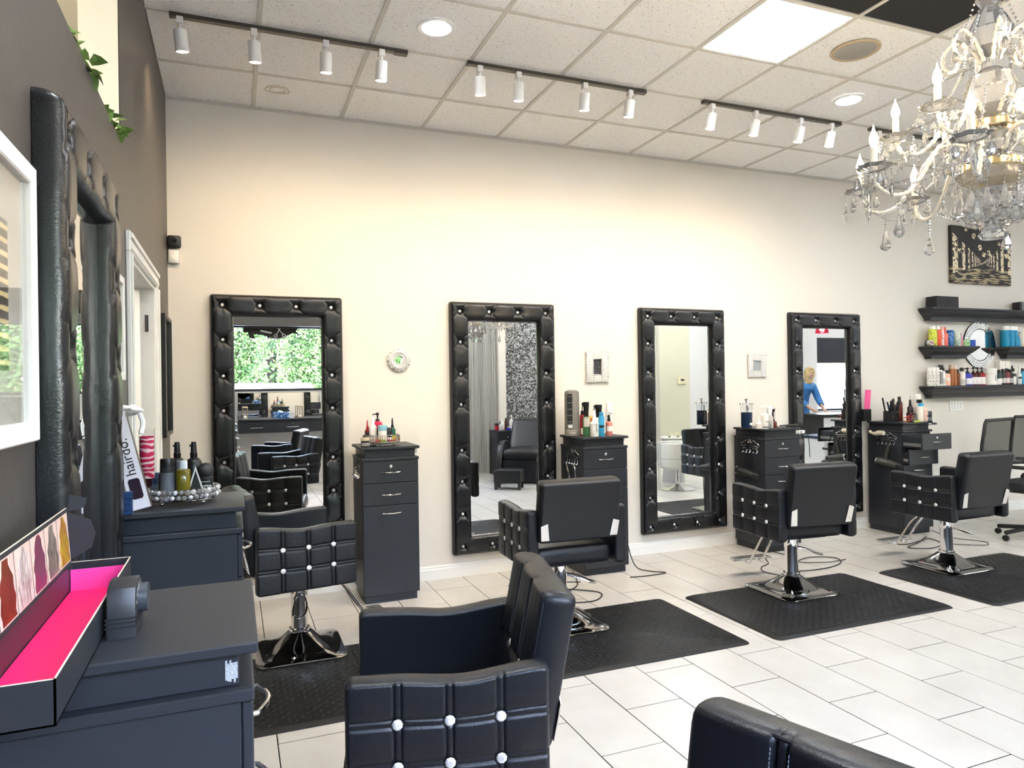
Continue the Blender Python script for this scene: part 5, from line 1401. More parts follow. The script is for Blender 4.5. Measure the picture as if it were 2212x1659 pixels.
product('jar', .272, -2.358, ZT2, .021, .075, '141517', '202226', 'dark tub at the right of the bead tray', 'jar')
t = thing('hair_fibre_bottle', 'black domed hair fibre bottle at the right of the tray', 'bottle', (.303, -2.445, ZT2))
b = bm_new(); lathe(b, [(.022, 0), (.0245, .004), (.0245, .066), (.021, .070)], n=24); obj('body', b, BLACKP, t)
b = bm_new(); lathe(b, [(.021, .070), (.0265, .078), (.028, .092), (.024, .108), (.014, .117), (.001, .120)], n=24); obj('cap', b, mat('matte_black_cap', (.02, .02, .022), .5), t)
lettering('TOPPIK', .013, cm('e8e8e6', .5), t, (0, -.0255, .036))
b = bm_new(); box(b, -.016, .016, -.0252, -.0245, .052, .0535); obj('print_line', b, cm('e8e8e6', .5), t, smooth=False)
# hairdo box
t = thing('hairpiece_box', 'slim white hairpiece box with a dark window leaning on the mirror', 'box', (.106, -2.56, ZC+.001))
tl = thing_rot = math.radians(-13)
b = bm_new(); box(b, -.030, .030, -.014, .014, 0, .33, .001, 1); bx = obj('carton', b, mat('box_white_violet', C('e4dfe6'), .4), t, (.0, 0, .009), (0, tl, 0), smooth=False)
b = bm_new(); prism(b, [(-.013, .035), (.013, .035), (.018, .042), (.018, .098), (.013, .105), (-.013, .105), (-.018, .098), (-.018, .042)], -.0152, -.0142, 'y'); obj('window', b, mat('window_film', (.03, .02, .03), .15), bx, smooth=False)
lettering('hairdo.', .046, cm('141414', .5), bx, (.0, -.0146, .180), (PI/2, -PI/2, 0))
b = bm_new(); box(b, .0302, .0315, -.0138, .0138, .002, .328); obj('side_print', b, mat('bronze_print', (.10, .07, .05), .35), bx, smooth=False)
b = bm_new(); box(b, -.0305, .0305, -.0145, .0145, -.0015, .001); obj('end_flap', b, cm('cfc6d2', .4), bx, smooth=False)
# pink damask vase
t = thing('pink_vase', 'tall glass vase with pink damask lining', 'vase', (.100, -2.33, ZC))
def damask(nt, b):
    tc = nt.nodes.new('ShaderNodeTexCoord'); w = nt.nodes.new('ShaderNodeTexWave'); w.wave_type = 'RINGS'; w.inputs['Scale'].default_value = 14; w.inputs['Distortion'].default_value = 9; w.inputs['Detail'].default_value = 2
    rp = nt.nodes.new('ShaderNodeValToRGB'); rp.color_ramp.elements[0].position = .62; rp.color_ramp.elements[0].color = (*C('c2164e'), 1); rp.color_ramp.elements[1].position = .72; rp.color_ramp.elements[1].color = (*C('ecc8cc'), 1)
    nt.links.new(tc.outputs['Object'], w.inputs['Vector']); nt.links.new(w.outputs['Fac'], rp.inputs[0]); nt.links.new(rp.outputs[0], b.inputs['Base Color'])
b = bm_new(); lathe(b, [(.024, .085), (.0245, .24)], n=24, cap=False); obj('lining', b, node_mat('pink_damask', damask), t)
b = bm_new(); lathe(b, [(.024, .004), (.0245, .085)], n=24, cap=False); obj('lower_lining', b, cm('2a0a18'), t)
b = bm_new(); lathe(b, [(.026, 0), (.027, .004), (.027, .262), (.030, .268), (.028, .268)], n=24, cap=False); obj('glass', b, GLASS, t)
t = thing('tissue', 'crumpled white tissue on top of the box and vase', 'tissue', (.060, -2.47, ZC+.33))
b = bm_new(); bmesh.ops.create_icosphere(b, subdivisions=3, radius=.035)
for v in b.verts:
    n_ = math.sin(v.co.x*160)*math.cos(v.co.y*190)+math.sin(v.co.z*150+v.co.x*90); v.co = Vector((v.co.x*1.25, v.co.y, v.co.z*.55+.012))*(1+.12*n_)
obj('sheet', b, mat('tissue_white', (.85, .85, .84), .8), t)
b = bm_new(); tube(b, spline([(.03, -.01, .01), (.045, -.02, -.03), (.04, -.03, -.07)], 4), .008, 6); obj('tail', b, mat('tissue_white', (.85, .85, .84), .8), t)
t = thing('blue_carton', 'dark blue carton half hidden beside the mirror edge', 'box', (.055, -2.615, ZC))
b = bm_new(); box(b, -.03, .03, -.012, .012, 0, .075, .001, 1); bx = obj('carton', b, cm('1c3a66', .4), t, smooth=False)
for k in range(3): b = bm_new(); box(b, -.0302, .0302, -.0124, .0124, .012+.02*k, .014+.02*k); obj('stripe', b, cm('0e1c30', .4), bx, smooth=False)

# ================================================================== ON THE NEAR CABINET: open pink box and black dispenser
t = thing('open_box', 'open black box with hot pink lining and hair photos in its lid', 'box', (0, 0, 0))
BX0, BX1, BY0, BY1, BZ0, BZ1 = .088, .196, -4.25, -3.575, ZC+.001, ZC+.058
CARD = mat('black_card', (.020, .021, .026), .38); PINK = mat('hot_pink_card', C('f0186a'), .55); PINK2 = mat('magenta_card', C('f0409c'), .55)
th = .0025
b = bm_new(); box(b, BX0, BX1, BY0, BY1, BZ0, BZ0+th); obj('bottom', b, CARD, t, smooth=False)
for nm, a in (('long_side', (BX1-th, BX1, BY0, BY1)), ('long_side', (BX0, BX0+th, BY0, BY1)), ('end_panel', (BX0, BX1, BY0, BY0+th)), ('end_panel', (BX0, BX1, BY1-th, BY1))):
    b = bm_new(); box(b, *a, BZ0, BZ1); obj(nm, b, CARD, t, smooth=False)
b = bm_new(); box(b, BX0+.004, BX1-.004, BY0+.004, BY1-.03, BZ0+th, BZ0+th+.003); obj('lining', b, PINK, t, smooth=False)
b = bm_new(); box(b, BX0+.004, BX1-.006, BY1-.033, BY1-.030, BZ0+th, BZ0+.048); obj('lining_end', b, PINK2, t, smooth=False)
b = bm_new()
for a in ((BX1-th, BX1, BY0, BY1), (BX0, BX1, BY0, BY0+th), (BX0, BX1, BY1-th, BY1)): box(b, *a, BZ1, BZ1+.0008)
obj('cut_edge', b, cm('cfc2ae', .7), t, smooth=False)
# lid leaning back towards the wall, hinged on the left long side
lidt = math.radians(-4)
b = bm_new(); box(b, -th, 0, BY0, BY1, 0, .112); lid = obj('lid', b, CARD, t, (BX0, 0, BZ1), (0, lidt, 0), smooth=False)
b = bm_new(); box(b, -th, .0006, BY0, BY1+.16*0, .112, .1128); obj('lid_edge', b, cm('d8ccb8', .7), lid, smooth=False)
HAIRS = [('8a3214', '46160a'), ('6a4a3a', 'e8d8d2'), ('4a3450', '8a3040'), ('3a302c', '9a8a7c'), ('8a2a28', 'b8a020')]
def hair_mat(k, a, c2):
    def f(nt, b):
        tc = nt.nodes.new('ShaderNodeTexCoord'); mp = nt.nodes.new('ShaderNodeMapping'); mp.inputs['Scale'].default_value = (1, 90, 22); mp.inputs['Location'].default_value = (k*3.1, k, 0)
        nz = nt.nodes.new('ShaderNodeTexNoise'); nz.inputs['Scale'].default_value = 1.2; nz.inputs['Detail'].default_value = 5; nz.inputs['Distortion'].default_value = 1.5
        rp = nt.nodes.new('ShaderNodeValToRGB'); rp.color_ramp.elements[0].position = .32; rp.color_ramp.elements[0].color = (*C(a), 1); rp.color_ramp.elements[1].position = .68; rp.color_ramp.elements[1].color = (*C(c2), 1)
        L = nt.links.new; L(tc.outputs['Object'], mp.inputs[0]); L(mp.outputs[0], nz.inputs['Vector']); L(nz.outputs['Fac'], rp.inputs[0]); L(rp.outputs[0], b.inputs['Base Color']); b.inputs['Roughness'].default_value = .35
    return node_mat('hair_photo_%d' % k, f)
n_p = 7; pitch = (BY1-BY0-.02)/n_p
for k in range(n_p):
    y1 = BY1-.008-pitch*k; y0 = y1-pitch+.005
    kk = (4, 3, 2, 1, 0, 2, 3)[k]
    b = bm_new(); box(b, .0002, .0008, y0, y1, .006, .104); p = obj('photo', b, cm('d8bcae', .4), lid, smooth=False)
    b = bm_new(); ym = (y0+y1)/2
    ed = lambda s, q: ym+s*(.010+.026*math.sin(min(1, (1-q)*1.5)*PI/2))+.004*math.sin(q*17+k*2+s)
    pts = [(ed(1, q/9), .009+.093*q/9) for q in range(10)]+[(ed(-1, q/9), .009+.093*q/9) for q in range(9, -1, -1)]
    prism(b, pts, .0008, .0014, 'x'); obj('hair_print', b, hair_mat(kk, *HAIRS[kk]), p, smooth=False)
# tuck flaps at the far end of the lid
b = bm_new(); prism(b, [(0, 0), (.038, .018), (.047, .045), (.040, .075), (0, .098)], -.001, .001, 'y'); obj('tuck_flap', b, CARD, lid, (0, BY1+.001, .006), (0, 0, math.radians(8)), smooth=False)
b = bm_new(); prism(b, [(0, 0), (.030, .004), (.036, .022), (.006, .034)], -.001, .001, 'y'); obj('tuck_flap', b, CARD, lid, (0, BY1+.006, .104), (0, 0, math.radians(10)), smooth=False)
# black dispenser
t = thing('tape_dispenser', 'black rounded dispenser with a side knob beside the pink box', 'dispenser', (.226, -3.885, ZC), 0)
b = bm_new(); prof = [(-.055, 0), (.055, 0), (.055, .022), (.050, .034), (.048, .05), (.038, .074), (.018, .086), (-.018, .088), (-.042, .080), (-.050, .060), (-.055, .030)]
prism(b, prof, -.023, .020, 'x', .003); obj('body', b, mat('satin_black', (.022, .023, .027), .36), t)
for k in range(3): b = bm_new(); box(b, -.0245, .0212, -.0565, .0565, .018+.007*k, .0205+.007*k); obj('groove_band', b, mat('satin_dark', (.006, .006, .007), .5), t, smooth=False)
b = bm_new(); cyl(b, (.020, 0, .052), (.034, 0, .052), .024, 24); obj('knob', b, mat('knob_grey', (.05, .055, .065), .35), t)
b = bm_new()
for k in range(10): a = PI*(.1+.8*k/9); box(b, .0195, .0215, -.040*math.cos(a)-.003, -.040*math.cos(a)+.003, .040+.034*math.sin(a), .046+.034*math.sin(a))
o = obj('teeth', b, STEEL, t, smooth=False)

# ================================================================== OFFICE CHAIRS AT THE RIGHT
def office_chair(label, x, y, rz):
    t = thing('office_chair', label, 'chair', (x, y, 0), rz, 'black office chairs')
    b = bm_new()
    ring = [(-.25, 0, .62), (.25, 0, .62), (.262, 0, .70), (.265, 0, .85), (.255, 0, 1.06), (.24, 0, 1.09), (-.24, 0, 1.09), (-.255, 0, 1.06), (-.265, 0, .85), (-.262, 0, .70)]
    tube(b, [(p[0], .05*math.cos((p[2]-.62)*3), p[2]) for p in ring], .016, 8, True); obj('back_frame', b, BLACKP, t)
    b = bm_new(); n = 10; V = [[b.verts.new((-.25+.5*i/n, .05*math.cos(.47*j/n*3)+.012*math.cos(PI*(i/n-.5)), .62+.47*j/n)) for j in range(n+1)] for i in range(n+1)]
    for i in range(n):
        for j in range(n): b.faces.new((V[i][j], V[i+1][j], V[i+1][j+1], V[i][j+1]))
    obj('mesh_back', b, mat('mesh_fabric', (.02, .02, .02), .7, alpha=.82), t)
    b = pad(.50, .48, .08, 10, 10, None, lambda x_, z_: .01*(1-(4*x_*x_)), .03, .05)
    for v in b.verts: xx, yy, zz = v.co; v.co = (xx, zz-.50, yy+.48)
    obj('seat', b, mat('seat_fabric', (.014, .014, .016), .8), t)
    for s in (-1, 1):
        b = bm_new(); box(b, s*.29-.028, s*.29+.028, -.36, -.06, .665, .695, .012, 2); a = obj('armrest', b, BLACKP, t)
        b = bm_new(); tube(b, [(s*.29, -.2, .67), (s*.30, -.2, .55), (s*.24, -.2, .45)], .014, 8); obj('arm_support', b, BLACKP, a)
    b = bm_new(); tube(b, [(0, .05, .66), (0, .06, .50), (0, -.10, .44)], .022, 8); obj('back_support', b, BLACKP, t)
    b = bm_new(); cyl(b, (0, -.25, .10), (0, -.25, .45), .025); obj('gas_lift', b, CHROME, t)
    for k in range(5):
        a = 2*PI*k/5+.3; e = (.29*math.cos(a), -.25+.29*math.sin(a))
        b = bm_new(); tube(b, [(0, -.25, .11), (e[0], e[1], .075)], .02, 8); l = obj('base_leg', b, BLACKP, t)
        b = bm_new(); cyl(b, (e[0]-.012, e[1], .028), (e[0]+.012, e[1], .028), .027, 12); obj('caster', b, BLACKP, l)
    return t
office_chair('black mesh-back office chair beneath the switch plate', 7.17, -.78, math.radians(8))
office_chair('black office chair cut by the right picture edge', 8.0, -.60, math.radians(-15))
# ================================================================== BEHIND THE CAMERA (seen in the mirrors)
t = thing('wall_counter', 'long black wall counter under the shop window seen in a mirror', 'counter', (0, YF, 0))
b = bm_new(); box(b, .46, 3.0, 0, .40, 1.02, 1.045, .003, 1); obj('top', b, LAM, t, smooth=False)
b = bm_new(); box(b, .46, 3.0, .0, .37, .84, 1.02); obj('carcass', b, LAM, t, smooth=False)
for k in range(5):
    x0 = .46+.508*k; b = bm_new(); box(b, x0+.003, x0+.505, .37, .388, .845, 1.015, .002, 1); f = obj('drawer', b, LAM, t, smooth=False)
    b = bm_new(); tube(b, [(x0+.16, .388, .92), (x0+.165, .405, .92), (x0+.34, .405, .92), (x0+.345, .388, .92)], .004, 8); obj('handle', b, CHROME, f)
    b = bm_new(); cyl(b, (x0+.255, .386, .975), (x0+.255, .392, .975), .010, 12); obj('lock', b, CHROME, f)
t = thing('counter_mirror', 'low wide mirror standing along the back of the counter', 'mirror', (0, YF+.004, 1.0455))
b = bm_new(); box(b, .46, 3.0, .0, .012, .005, .385); obj('glass', b, MIRROR, t, smooth=False)
b = bm_new(); box(b, .46, 3.0, -.003, .014, .385, .395); obj('edge_strip', b, STEEL, t, smooth=False)
ZK = 1.0455
def hourglass(label, x, y):
    t = thing('hourglass', label, 'hourglass', (x, y, ZK), 0, 'hourglasses on the counter')
    b = bm_new(); box(b, -.04, .04, -.04, .04, 0, .012, .002, 1); box(b, -.04, .04, -.04, .04, .168, .18, .002, 1); obj('plates', b, cm('b8a27a', .5), t, smooth=False)
    for sx in (-1, 1):
        for sy in (-1, 1): b = bm_new(); cyl(b, (sx*.033, sy*.033, .01), (sx*.033, sy*.033, .17), .004, 6); obj('post', b, cm('b8a27a', .5), t)
    b = bm_new(); lathe(b, [(.024, .012), (.028, .03), (.020, .065), (.005, .09), (.020, .115), (.028, .15), (.024, .168)], n=16, cap=False); obj('bulbs', b, GLASS, t)
    b = bm_new(); lathe(b, [(.023, .013), (.025, .028), (.010, .045), (.001, .05)], n=14); obj('sand', b, cm('f0ece0', .8), t)
hourglass('hourglass at the left end of the reflected counter', .56, -5.92); hourglass('hourglass right of the blue box on the reflected counter', 1.34, -5.92)
t = thing('tissue_box', 'blue and white streaked box on the reflected counter', 'box', (1.07, -5.90, ZK))
b = bm_new(); box(b, -.11, .11, -.05, .05, 0, .085, .002, 1)
obj('carton', b, PAT('blue_streak', '2b6aa8', 'e0e8ee', 34), t, smooth=False)
b = bm_new(); ball(b, (0, 0, .09), .03, 10, 6, .6); obj('tissue', b, mat('tissue_white', (.85, .85, .84), .8), t)
t = thing('card_holder', 'small white card holder beside the blue box on the counter', 'card holder', (1.22, -5.90, ZK))
b = bm_new(); box(b, -.035, .035, -.02, .02, 0, .012); obj('foot', b, WHITEP, t, smooth=False)
b = bm_new(); box(b, -.032, .032, -.004, .004, .012, .085); obj('card', b, WHITEP, t, smooth=False)

# ---- shampoo chair, ottoman, side cabinet
t = thing('shampoo_chair', 'black shampoo chair with reclined back seen in a mirror', 'chair', (4.56, -4.78, 0), math.radians(32))
for s in (-1, 1):
    b = bm_new(); pts = [(.30, 0), (.33, .18), (.30, .40), (.20, .56), (.05, .63), (-.25, .62), (-.45, .55), (-.48, 0)]
    prism(b, pts[::-1], s*.33-.045, s*.33+.045, 'x', .012); obj('side_panel', b, LEATHER, t)
b = pad(.57, .60, .15, 10, 10, None, lambda x, z: .02*(1-(2*x/.57)**2), .05, .05)
for v in b.verts: x, y, z = v.co; v.co = (x, z-.32, y+.43)
obj('seat', b, LEATHER, t, ang=60)
b = bm_new(); box(b, -.285, .285, -.30, .26, .02, .36, .01, 1); obj('lower_body', b, LEATHER, t)
b = pad(.56, .62, .11, 10, 12, None, None, .03, .05)
obj('backrest', b, LEATHER, t, (0, -.27, .44), (math.radians(38), 0, 0), ang=60)
b = bm_new(); tube(b, [(-.20, -.74, .86), (-.14, -.68, .82), (0, -.66, .80), (.14, -.68, .82), (.20, -.74, .86)], .022, 8); obj('neck_rest', b, RUBBER, t)
b = bm_new(); lathe(b, [(.08, .66), (.20, .70), (.27, .84), (.285, .87), (.265, .87), (.19, .74), (.001, .72)], 0, -.93, n=26, cap=False); obj('wash_bowl', b, mat('black_ceramic', (.012, .012, .013), .12), t)
b = bm_new(); box(b, -.16, .16, -1.05, -.80, 0, .70, .01, 1); obj('pedestal', b, LAM, t, smooth=False)
b = bm_new(); tube(b, spline([(.385, .12, .50), (.41, .09, .44), (.42, .06, .36), (.42, .04, .30)], 5), .007, 8); obj('recline_lever', b, CHROME, t)
t = thing('ottoman', 'low black footstool before the shampoo chair', 'ottoman', (4.08, -4.20, 0), math.radians(32))
b = bm_new(); box(b, -.20, .20, -.15, .15, .09, .28, .02, 2); obj('cushion', b, LEATHER, t)
for sx in (-1, 1):
    for sy in (-1, 1): b = bm_new(); box(b, sx*.17-.02, sx*.17+.02, sy*.12-.02, sy*.12+.02, 0, .095); obj('leg', b, BLACKP, t, smooth=False)
t = thing('shampoo_cabinet', 'small black cabinet with shampoo bottles beside the curtain', 'cabinet', (4.60, -5.78, 0))
b = bm_new(); box(b, -.17, .17, -.20, .20, 0, .72, .003, 1); obj('body', b, LAM, t, smooth=False)
b = bm_new(); box(b, -.18, .18, -.20, .215, .72, .74, .003, 1); obj('top', b, LAM, t, smooth=False)
b = bm_new(); box(b, -.165, .165, .20, .215, .56, .71, .002, 1); f = obj('drawer', b, LAM, t, smooth=False)
b = bm_new(); ball(b, (0, .225, .635), .012, 8, 6); obj('knob', b, CHROME, f)
ZS = .7405
for kd, x, r, h, bd, cp, lb in (('jar', 4.47, .035, .12, 'b02038', '201214', 'red jar on the shampoo cabinet'), ('pump', 4.53, .032, .15, 'eceae6', '18181a', 'short white pump bottle on the shampoo cabinet'),
                               ('flat', 4.60, .036, .185, 'f1efe9', 'e8e6e0', 'white capped bottle on the shampoo cabinet'), ('pump', 4.73, .034, .25, 'efede8', 'f4f2ee', 'tall white pump bottle on the shampoo cabinet'), ('flat', 4.665, .025, .20, '4a2a20', '1a1210', 'brown bottle on the shampoo cabinet')):
    product(kd, x, -5.72 if kd != 'flat' else -5.80, ZS, r, h, bd, cp, lb)
t = thing('blue_glove', 'crumpled blue glove at the front of the shampoo cabinet', 'glove', (4.64, -5.62, ZS))
b = bm_new(); bmesh.ops.create_icosphere(b, subdivisions=2, radius=.04)
for v in b.verts: v.co = Vector((v.co.x, v.co.y*.7, max(v.co.z*.6+.02, 0)))*(1+.2*math.sin(v.co.x*140+v.co.y*90))
obj('palm', b, cm('1a2ac8', .5), t)
b = bm_new(); tube(b, [(.02, 0, .02), (.05, .01, .03), (.06, .015, .01)], .008, 6); obj('finger', b, cm('1a2ac8', .5), t)
# ---- string curtains
SILV = mat('silver_string', (.62, .62, .60), .35, .35)
def string_curtain(label, p0, p1, n, ztop):
    t = thing('string_curtain', label, 'curtain', (0, 0, 0), 0, 'silver string curtains')
    b = bm_new(); tube(b, [(p0[0], p0[1], ztop), (p1[0], p1[1], ztop)], .012, 8); obj('rod', b, CHROME, t)
    b = bm_new()
    for k in range(n):
        f = k/(n-1); x = p0[0]+(p1[0]-p0[0])*f+random.uniform(-.012, .012); y = p0[1]+(p1[1]-p0[1])*f+random.uniform(-.02, .02)
        tube(b, [(x, y, ztop), (x+random.uniform(-.006, .006), y, ztop*.5), (x+random.uniform(-.01, .01), y, .02)], .0035, 4)
    o = obj('strings', b, SILV, t); o['kind'] = 'stuff'
string_curtain('silver string curtain beside the black mosaic wall', (3.9, -6.06), (4.60, -6.06), 95, 3.44)
string_curtain('silver string curtain dividing off the shampoo area', (5.87, -3.02), (5.87, -6.0), 170, 3.44)
# ---- white bowl chair, pedestal with roses, thermostat, small framed item
t = thing('bowl_chair', 'white tub chair on a round chrome base seen in a mirror', 'chair', (6.17, -3.06, 0))
b = bm_new(); lathe(b, [(.06, .27), (.20, .285), (.262, .33), (.285, .42), (.285, .65), (.270, .66), (.255, .65), (.25, .46), (.001, .45)], n=36, cap=False); tb = obj('tub', b, mat('white_vinyl', (.76, .76, .70), .35), t)
b = bm_new(); lathe(b, [(.2875, .44), (.2895, .443), (.2875, .446)], n=36, cap=False); obj('seam', b, mat('seam_grey', (.4, .4, .37), .5), tb)
b = bm_new(); lathe(b, [(.24, 0), (.245, .006), (.23, .012), (.10, .03), (.05, .06), (.03, .075), (.028, .28)], n=32); obj('base', b, CHROME, t)
t = thing('pedestal_table', 'pale grey tapered pedestal behind the white tub chair', 'pedestal', (6.56, -3.72, 0))
b = bm_new(); lathe(b, [(.17, 0), (.17, .02), (.11, .55), (.16, .62), (.17, .63), (.17, .65)], n=28); obj('column', b, mat('pale_grey', (.5, .5, .5), .5), t)
b = bm_new(); lathe(b, [(.20, .65), (.205, .655), (.205, .668), (.20, .672)], n=28); obj('top', b, WHITEP, t)
for k, (dx, dy, lb) in enumerate(((-.075, .02, 'white rose head at the left on the pedestal'), (.07, .03, 'large white rose head on the pedestal'))):
    t = thing('white_rose', lb, 'flower', (6.56+dx, -3.72+dy, .672), 0, 'white roses')
    for j in range(3):
        for q in range(5):
            b = bm_new(); n = 5
            a0 = 2*PI*q/5+j*.5; r = .018+.016*j
            V = [[b.verts.new((r*math.cos(a0+(i-2)*.30)*(1+.25*v_/4), r*math.sin(a0+(i-2)*.30)*(1+.25*v_/4), .02+(.055-.012*j)*v_/4)) for v_ in range(5)] for i in range(5)]
            for i in range(4):
                for v_ in range(4): b.faces.new((V[i][v_], V[i+1][v_], V[i+1][v_+1], V[i][v_+1]))
            obj('petal', b, mat('rose_petal', (.85, .80, .62), .6), t)
    b = bm_new(); lathe(b, [(.015, 0), (.02, .01), (.012, .03)], n=10); obj('calyx', b, LEAF, t)
t = thing('thermostat', 'small cream thermostat on the sage wall seen in a mirror', 'thermostat', (8.42, YF+.012, 1.53))
b = bm_new(); box(b, -.09, .09, 0, .03, -.065, .065, .004, 1); obj('housing', b, cm('e2d8b4', .4), t, smooth=False)
b = bm_new(); box(b, -.03, .05, .03, .032, -.005, .035); obj('display', b, mat('lcd', (.06, .07, .06), .3), t, smooth=False)
# ---- reception: desk, person, vase, pendant, rail
DIA = mat('diamond_plate_white', (.80, .81, .82), .3, .2)
t = thing('reception_desk', 'white diamond-plate reception desk with black top seen in a mirror', 'desk', (11.3, -5.0, 0))
b = bm_new(); box(b, -.75, .55, -.28, .28, 0, .82); obj('body', b, BLACKP, t, smooth=False)
b = bm_new(); box(b, -.80, .62, -.33, .33, .82, .86, .003, 1); obj('top', b, BLACKP, t, smooth=False)
for k in range(2):
    b = bm_new(); x0 = -.74+.64*k; box(b, x0, x0+.62, .28, .29, .03, .80, .002, 1)
    for i in range(11):
        for j in range(14):
            cx, cz = x0+.05+.052*i, .07+.052*j; a = PI/4 if (i+j) % 2 else -PI/4
            c_, s_ = math.cos(a), math.sin(a)
            pts = [(cx+c_*u-s_*v, cz+s_*u+c_*v) for u, v in ((-.02, 0), (0, -.006), (.02, 0), (0, .006))]
            prism(b, pts, .289, .293, 'y')
    obj('front_panel', b, DIA, t, smooth=False)
t = thing('rolling_cabinet', 'low white diamond-plate cabinet before the reception desk', 'cabinet', (8.35, -2.55, 0))
b = bm_new(); box(b, -.22, .22, -.22, .22, .03, .66, .004, 1); obj('body', b, DIA, t, smooth=False)
b = bm_new(); box(b, -.235, .235, -.235, .235, .66, .70, .004, 1); obj('top', b, mat('navy_top', (.02, .03, .06), .4), t, smooth=False)
for sx in (-1, 1):
    for sy in (-1, 1): b = bm_new(); cyl(b, (sx*.18-.01, sy*.18, .018), (sx*.18+.01, sy*.18, .018), .018, 10); obj('caster', b, BLACKP, t)
# person leaning over the desk: one continuous body, clothes and hair as children
def person():
    t = thing('person', 'person with blond hair in a blue top leaning over the desk', 'person', (10.92, -5.66, 0), 0)
    V = [(0, 0, .98), (0, .03, 1.15), (0, .10, 1.32), (0, .17, 1.42), (0, .21, 1.48), (0, .25, 1.57), (0, .27, 1.66),   # pelvis .. head
         (.10, 0, .93), (.11, .02, .52), (.12, -.02, .09), (.12, .10, .04), (-.10, 0, .93), (-.11, .02, .52), (-.12, -.02, .09), (-.12, .10, .04),
         (.17, .15, 1.38), (.24, .22, 1.14), (.16, .42, .96), (.12, .50, .905), (-.17, .15, 1.38), (-.24, .22, 1.14), (-.16, .42, .96), (-.12, .50, .905)]
    E = [(0, 1), (1, 2), (2, 3), (3, 4), (4, 5), (5, 6), (0, 7), (7, 8), (8, 9), (9, 10), (0, 11), (11, 12), (12, 13), (13, 14), (3, 15), (15, 16), (16, 17), (17, 18), (3, 19), (19, 20), (20, 21), (21, 22)]
    for s, w in ((1, 18), (-1, 22)):
        for k in range(5):
            a = len(V); dx = s*.035-.018*k*s
            V.append((V[w][0]+dx, V[w][1]+(.045 if k else .015), .895)); V.append((V[w][0]+dx*1.15, V[w][1]+(.085 if k else .04), .882)); E += [(w, a), (a, a+1)]
    Rr = [.125, .115, .12, .10, .05, .075, .07, .085, .06, .042, .035, .085, .06, .042, .035, .06, .045, .035, .026, .06, .045, .035, .026]+[.009]*20
    me = bpy.data.meshes.new('body'); me.from_pydata([Vector(v) for v in V], E, [])
    o = bpy.data.objects.new('body', me); COL.objects.link(o)
    m = o.modifiers.new('skin', 'SKIN'); o.modifiers.new('smooth', 'SUBSURF').levels = 1
    for i, sv in enumerate(me.skin_vertices[0].data): sv.radius = (Rr[i], Rr[i]*.9); sv.use_root = (i == 0)
    dg = bpy.context.evaluated_depsgraph_get(); nm = bpy.data.meshes.new_from_object(o.evaluated_get(dg))
    bpy.data.objects.remove(o)
    nm.polygons.foreach_set('use_smooth', [True]*len(nm.polygons))
    link('body', nm, mat('skin', (.55, .36, .27), .5), t)
    # blue top: torso and sleeves offset outwards
    b = bm_new(); tube(b, spline([(0, -.01, .86), (0, .0, .98), (0, .03, 1.15), (0, .10, 1.32), (0, .16, 1.42), (0, .195, 1.47)], 4), .15, 16, rad=list(np.interp(np.linspace(0, 1, 21), [0, .2, .5, .75, .92, 1], [.165, .155, .145, .155, .12, .075])))
    for s in (-1, 1): tube(b, spline([(s*.08, .12, 1.38), (s*.18, .15, 1.37), (s*.245, .22, 1.14), (s*.19, .36, 1.01)], 4), .07, 12, rad=list(np.linspace(.085, .055, 13)))
    obj('blue_top', b, mat('blue_cotton', (.05, .20, .48), .8), t)
    b = bm_new()
    for s in (-1, 1): tube(b, spline([(s*.06, -.01, .95), (s*.10, 0, .88), (s*.11, .02, .52), (s*.12, -.02, .08)], 4), .09, 12, rad=list(np.linspace(.115, .07, 13)))
    obj('trousers', b, mat('dark_denim', (.02, .025, .045), .8), t)
    for s in (-1, 1):
        b = bm_new(); box(b, s*.12-.045, s*.12+.045, -.08, .17, 0, .085, .03, 2); obj('shoe', b, BLACKP, t)
    b = bm_new(); bmesh.ops.create_icosphere(b, subdivisions=3, radius=.108)
    for v in b.verts:
        if v.co.y > .045 and v.co.z < .06: v.co.y = .045
        if v.co.z < -.03: v.co.z = v.co.z*2.2; v.co.y -= .02
        v.co *= 1+.04*math.sin(v.co.x*90)
    obj('hair', b, mat('blond_hair', (.62, .45, .22), .5), t, (0, .255, 1.655))
    fm = mat('skin', (.55, .36, .27), .5)
    b = bm_new(); prism(b, [(-.012, 0), (.012, 0), (0, .032)], 0, .022, 'y'); obj('nose', b, fm, t, (0, .325, 1.615))
    for s in (-1, 1):
        b = bm_new(); ball(b, (0, 0, 0), .009, 8, 6); obj('eye', b, mat('eye_dark', (.05, .04, .03), .2), t, (s*.03, .325, 1.655))
        b = bm_new(); ball(b, (0, 0, 0), .018, 8, 6, 1.4); obj('ear', b, fm, t, (s*.075, .26, 1.64))
    b = bm_new(); box(b, -.022, .022, 0, .008, 0, .010, .003, 1); obj('mouth', b, mat('lips', (.45, .16, .14), .5), t, (0, .322, 1.585))
person()
t = thing('pampas_vase', 'vase of pale pampas grass by the bright reception window', 'vase', (11.90, -5.1, .8605))
b = bm_new(); lathe(b, [(.05, 0), (.07, .05), (.06, .15), (.035, .20), (.045, .22)], n=20); obj('vase', b, GLASS, t)
for k in range(11):
    a = 2.4*k; sp_ = .06+.02*(k % 4); top = Vector((.9*sp_*math.cos(a)*3, .9*sp_*math.sin(a)*2, .75+.05*(k % 3)))
    b = bm_new(); P = spline([(0, 0, .02), (top.x*.3, top.y*.3, .35), (top.x*.8, top.y*.8, .62), tuple(top)], 4)
    tube(b, P, .01, 6, rad=list(np.interp(np.linspace(0, 1, len(P)), [0, .45, .6, .85, 1], [.002, .003, .022, .026, .004]))); obj('plume', b, mat('pampas', (.72, .58, .40), .9), t)
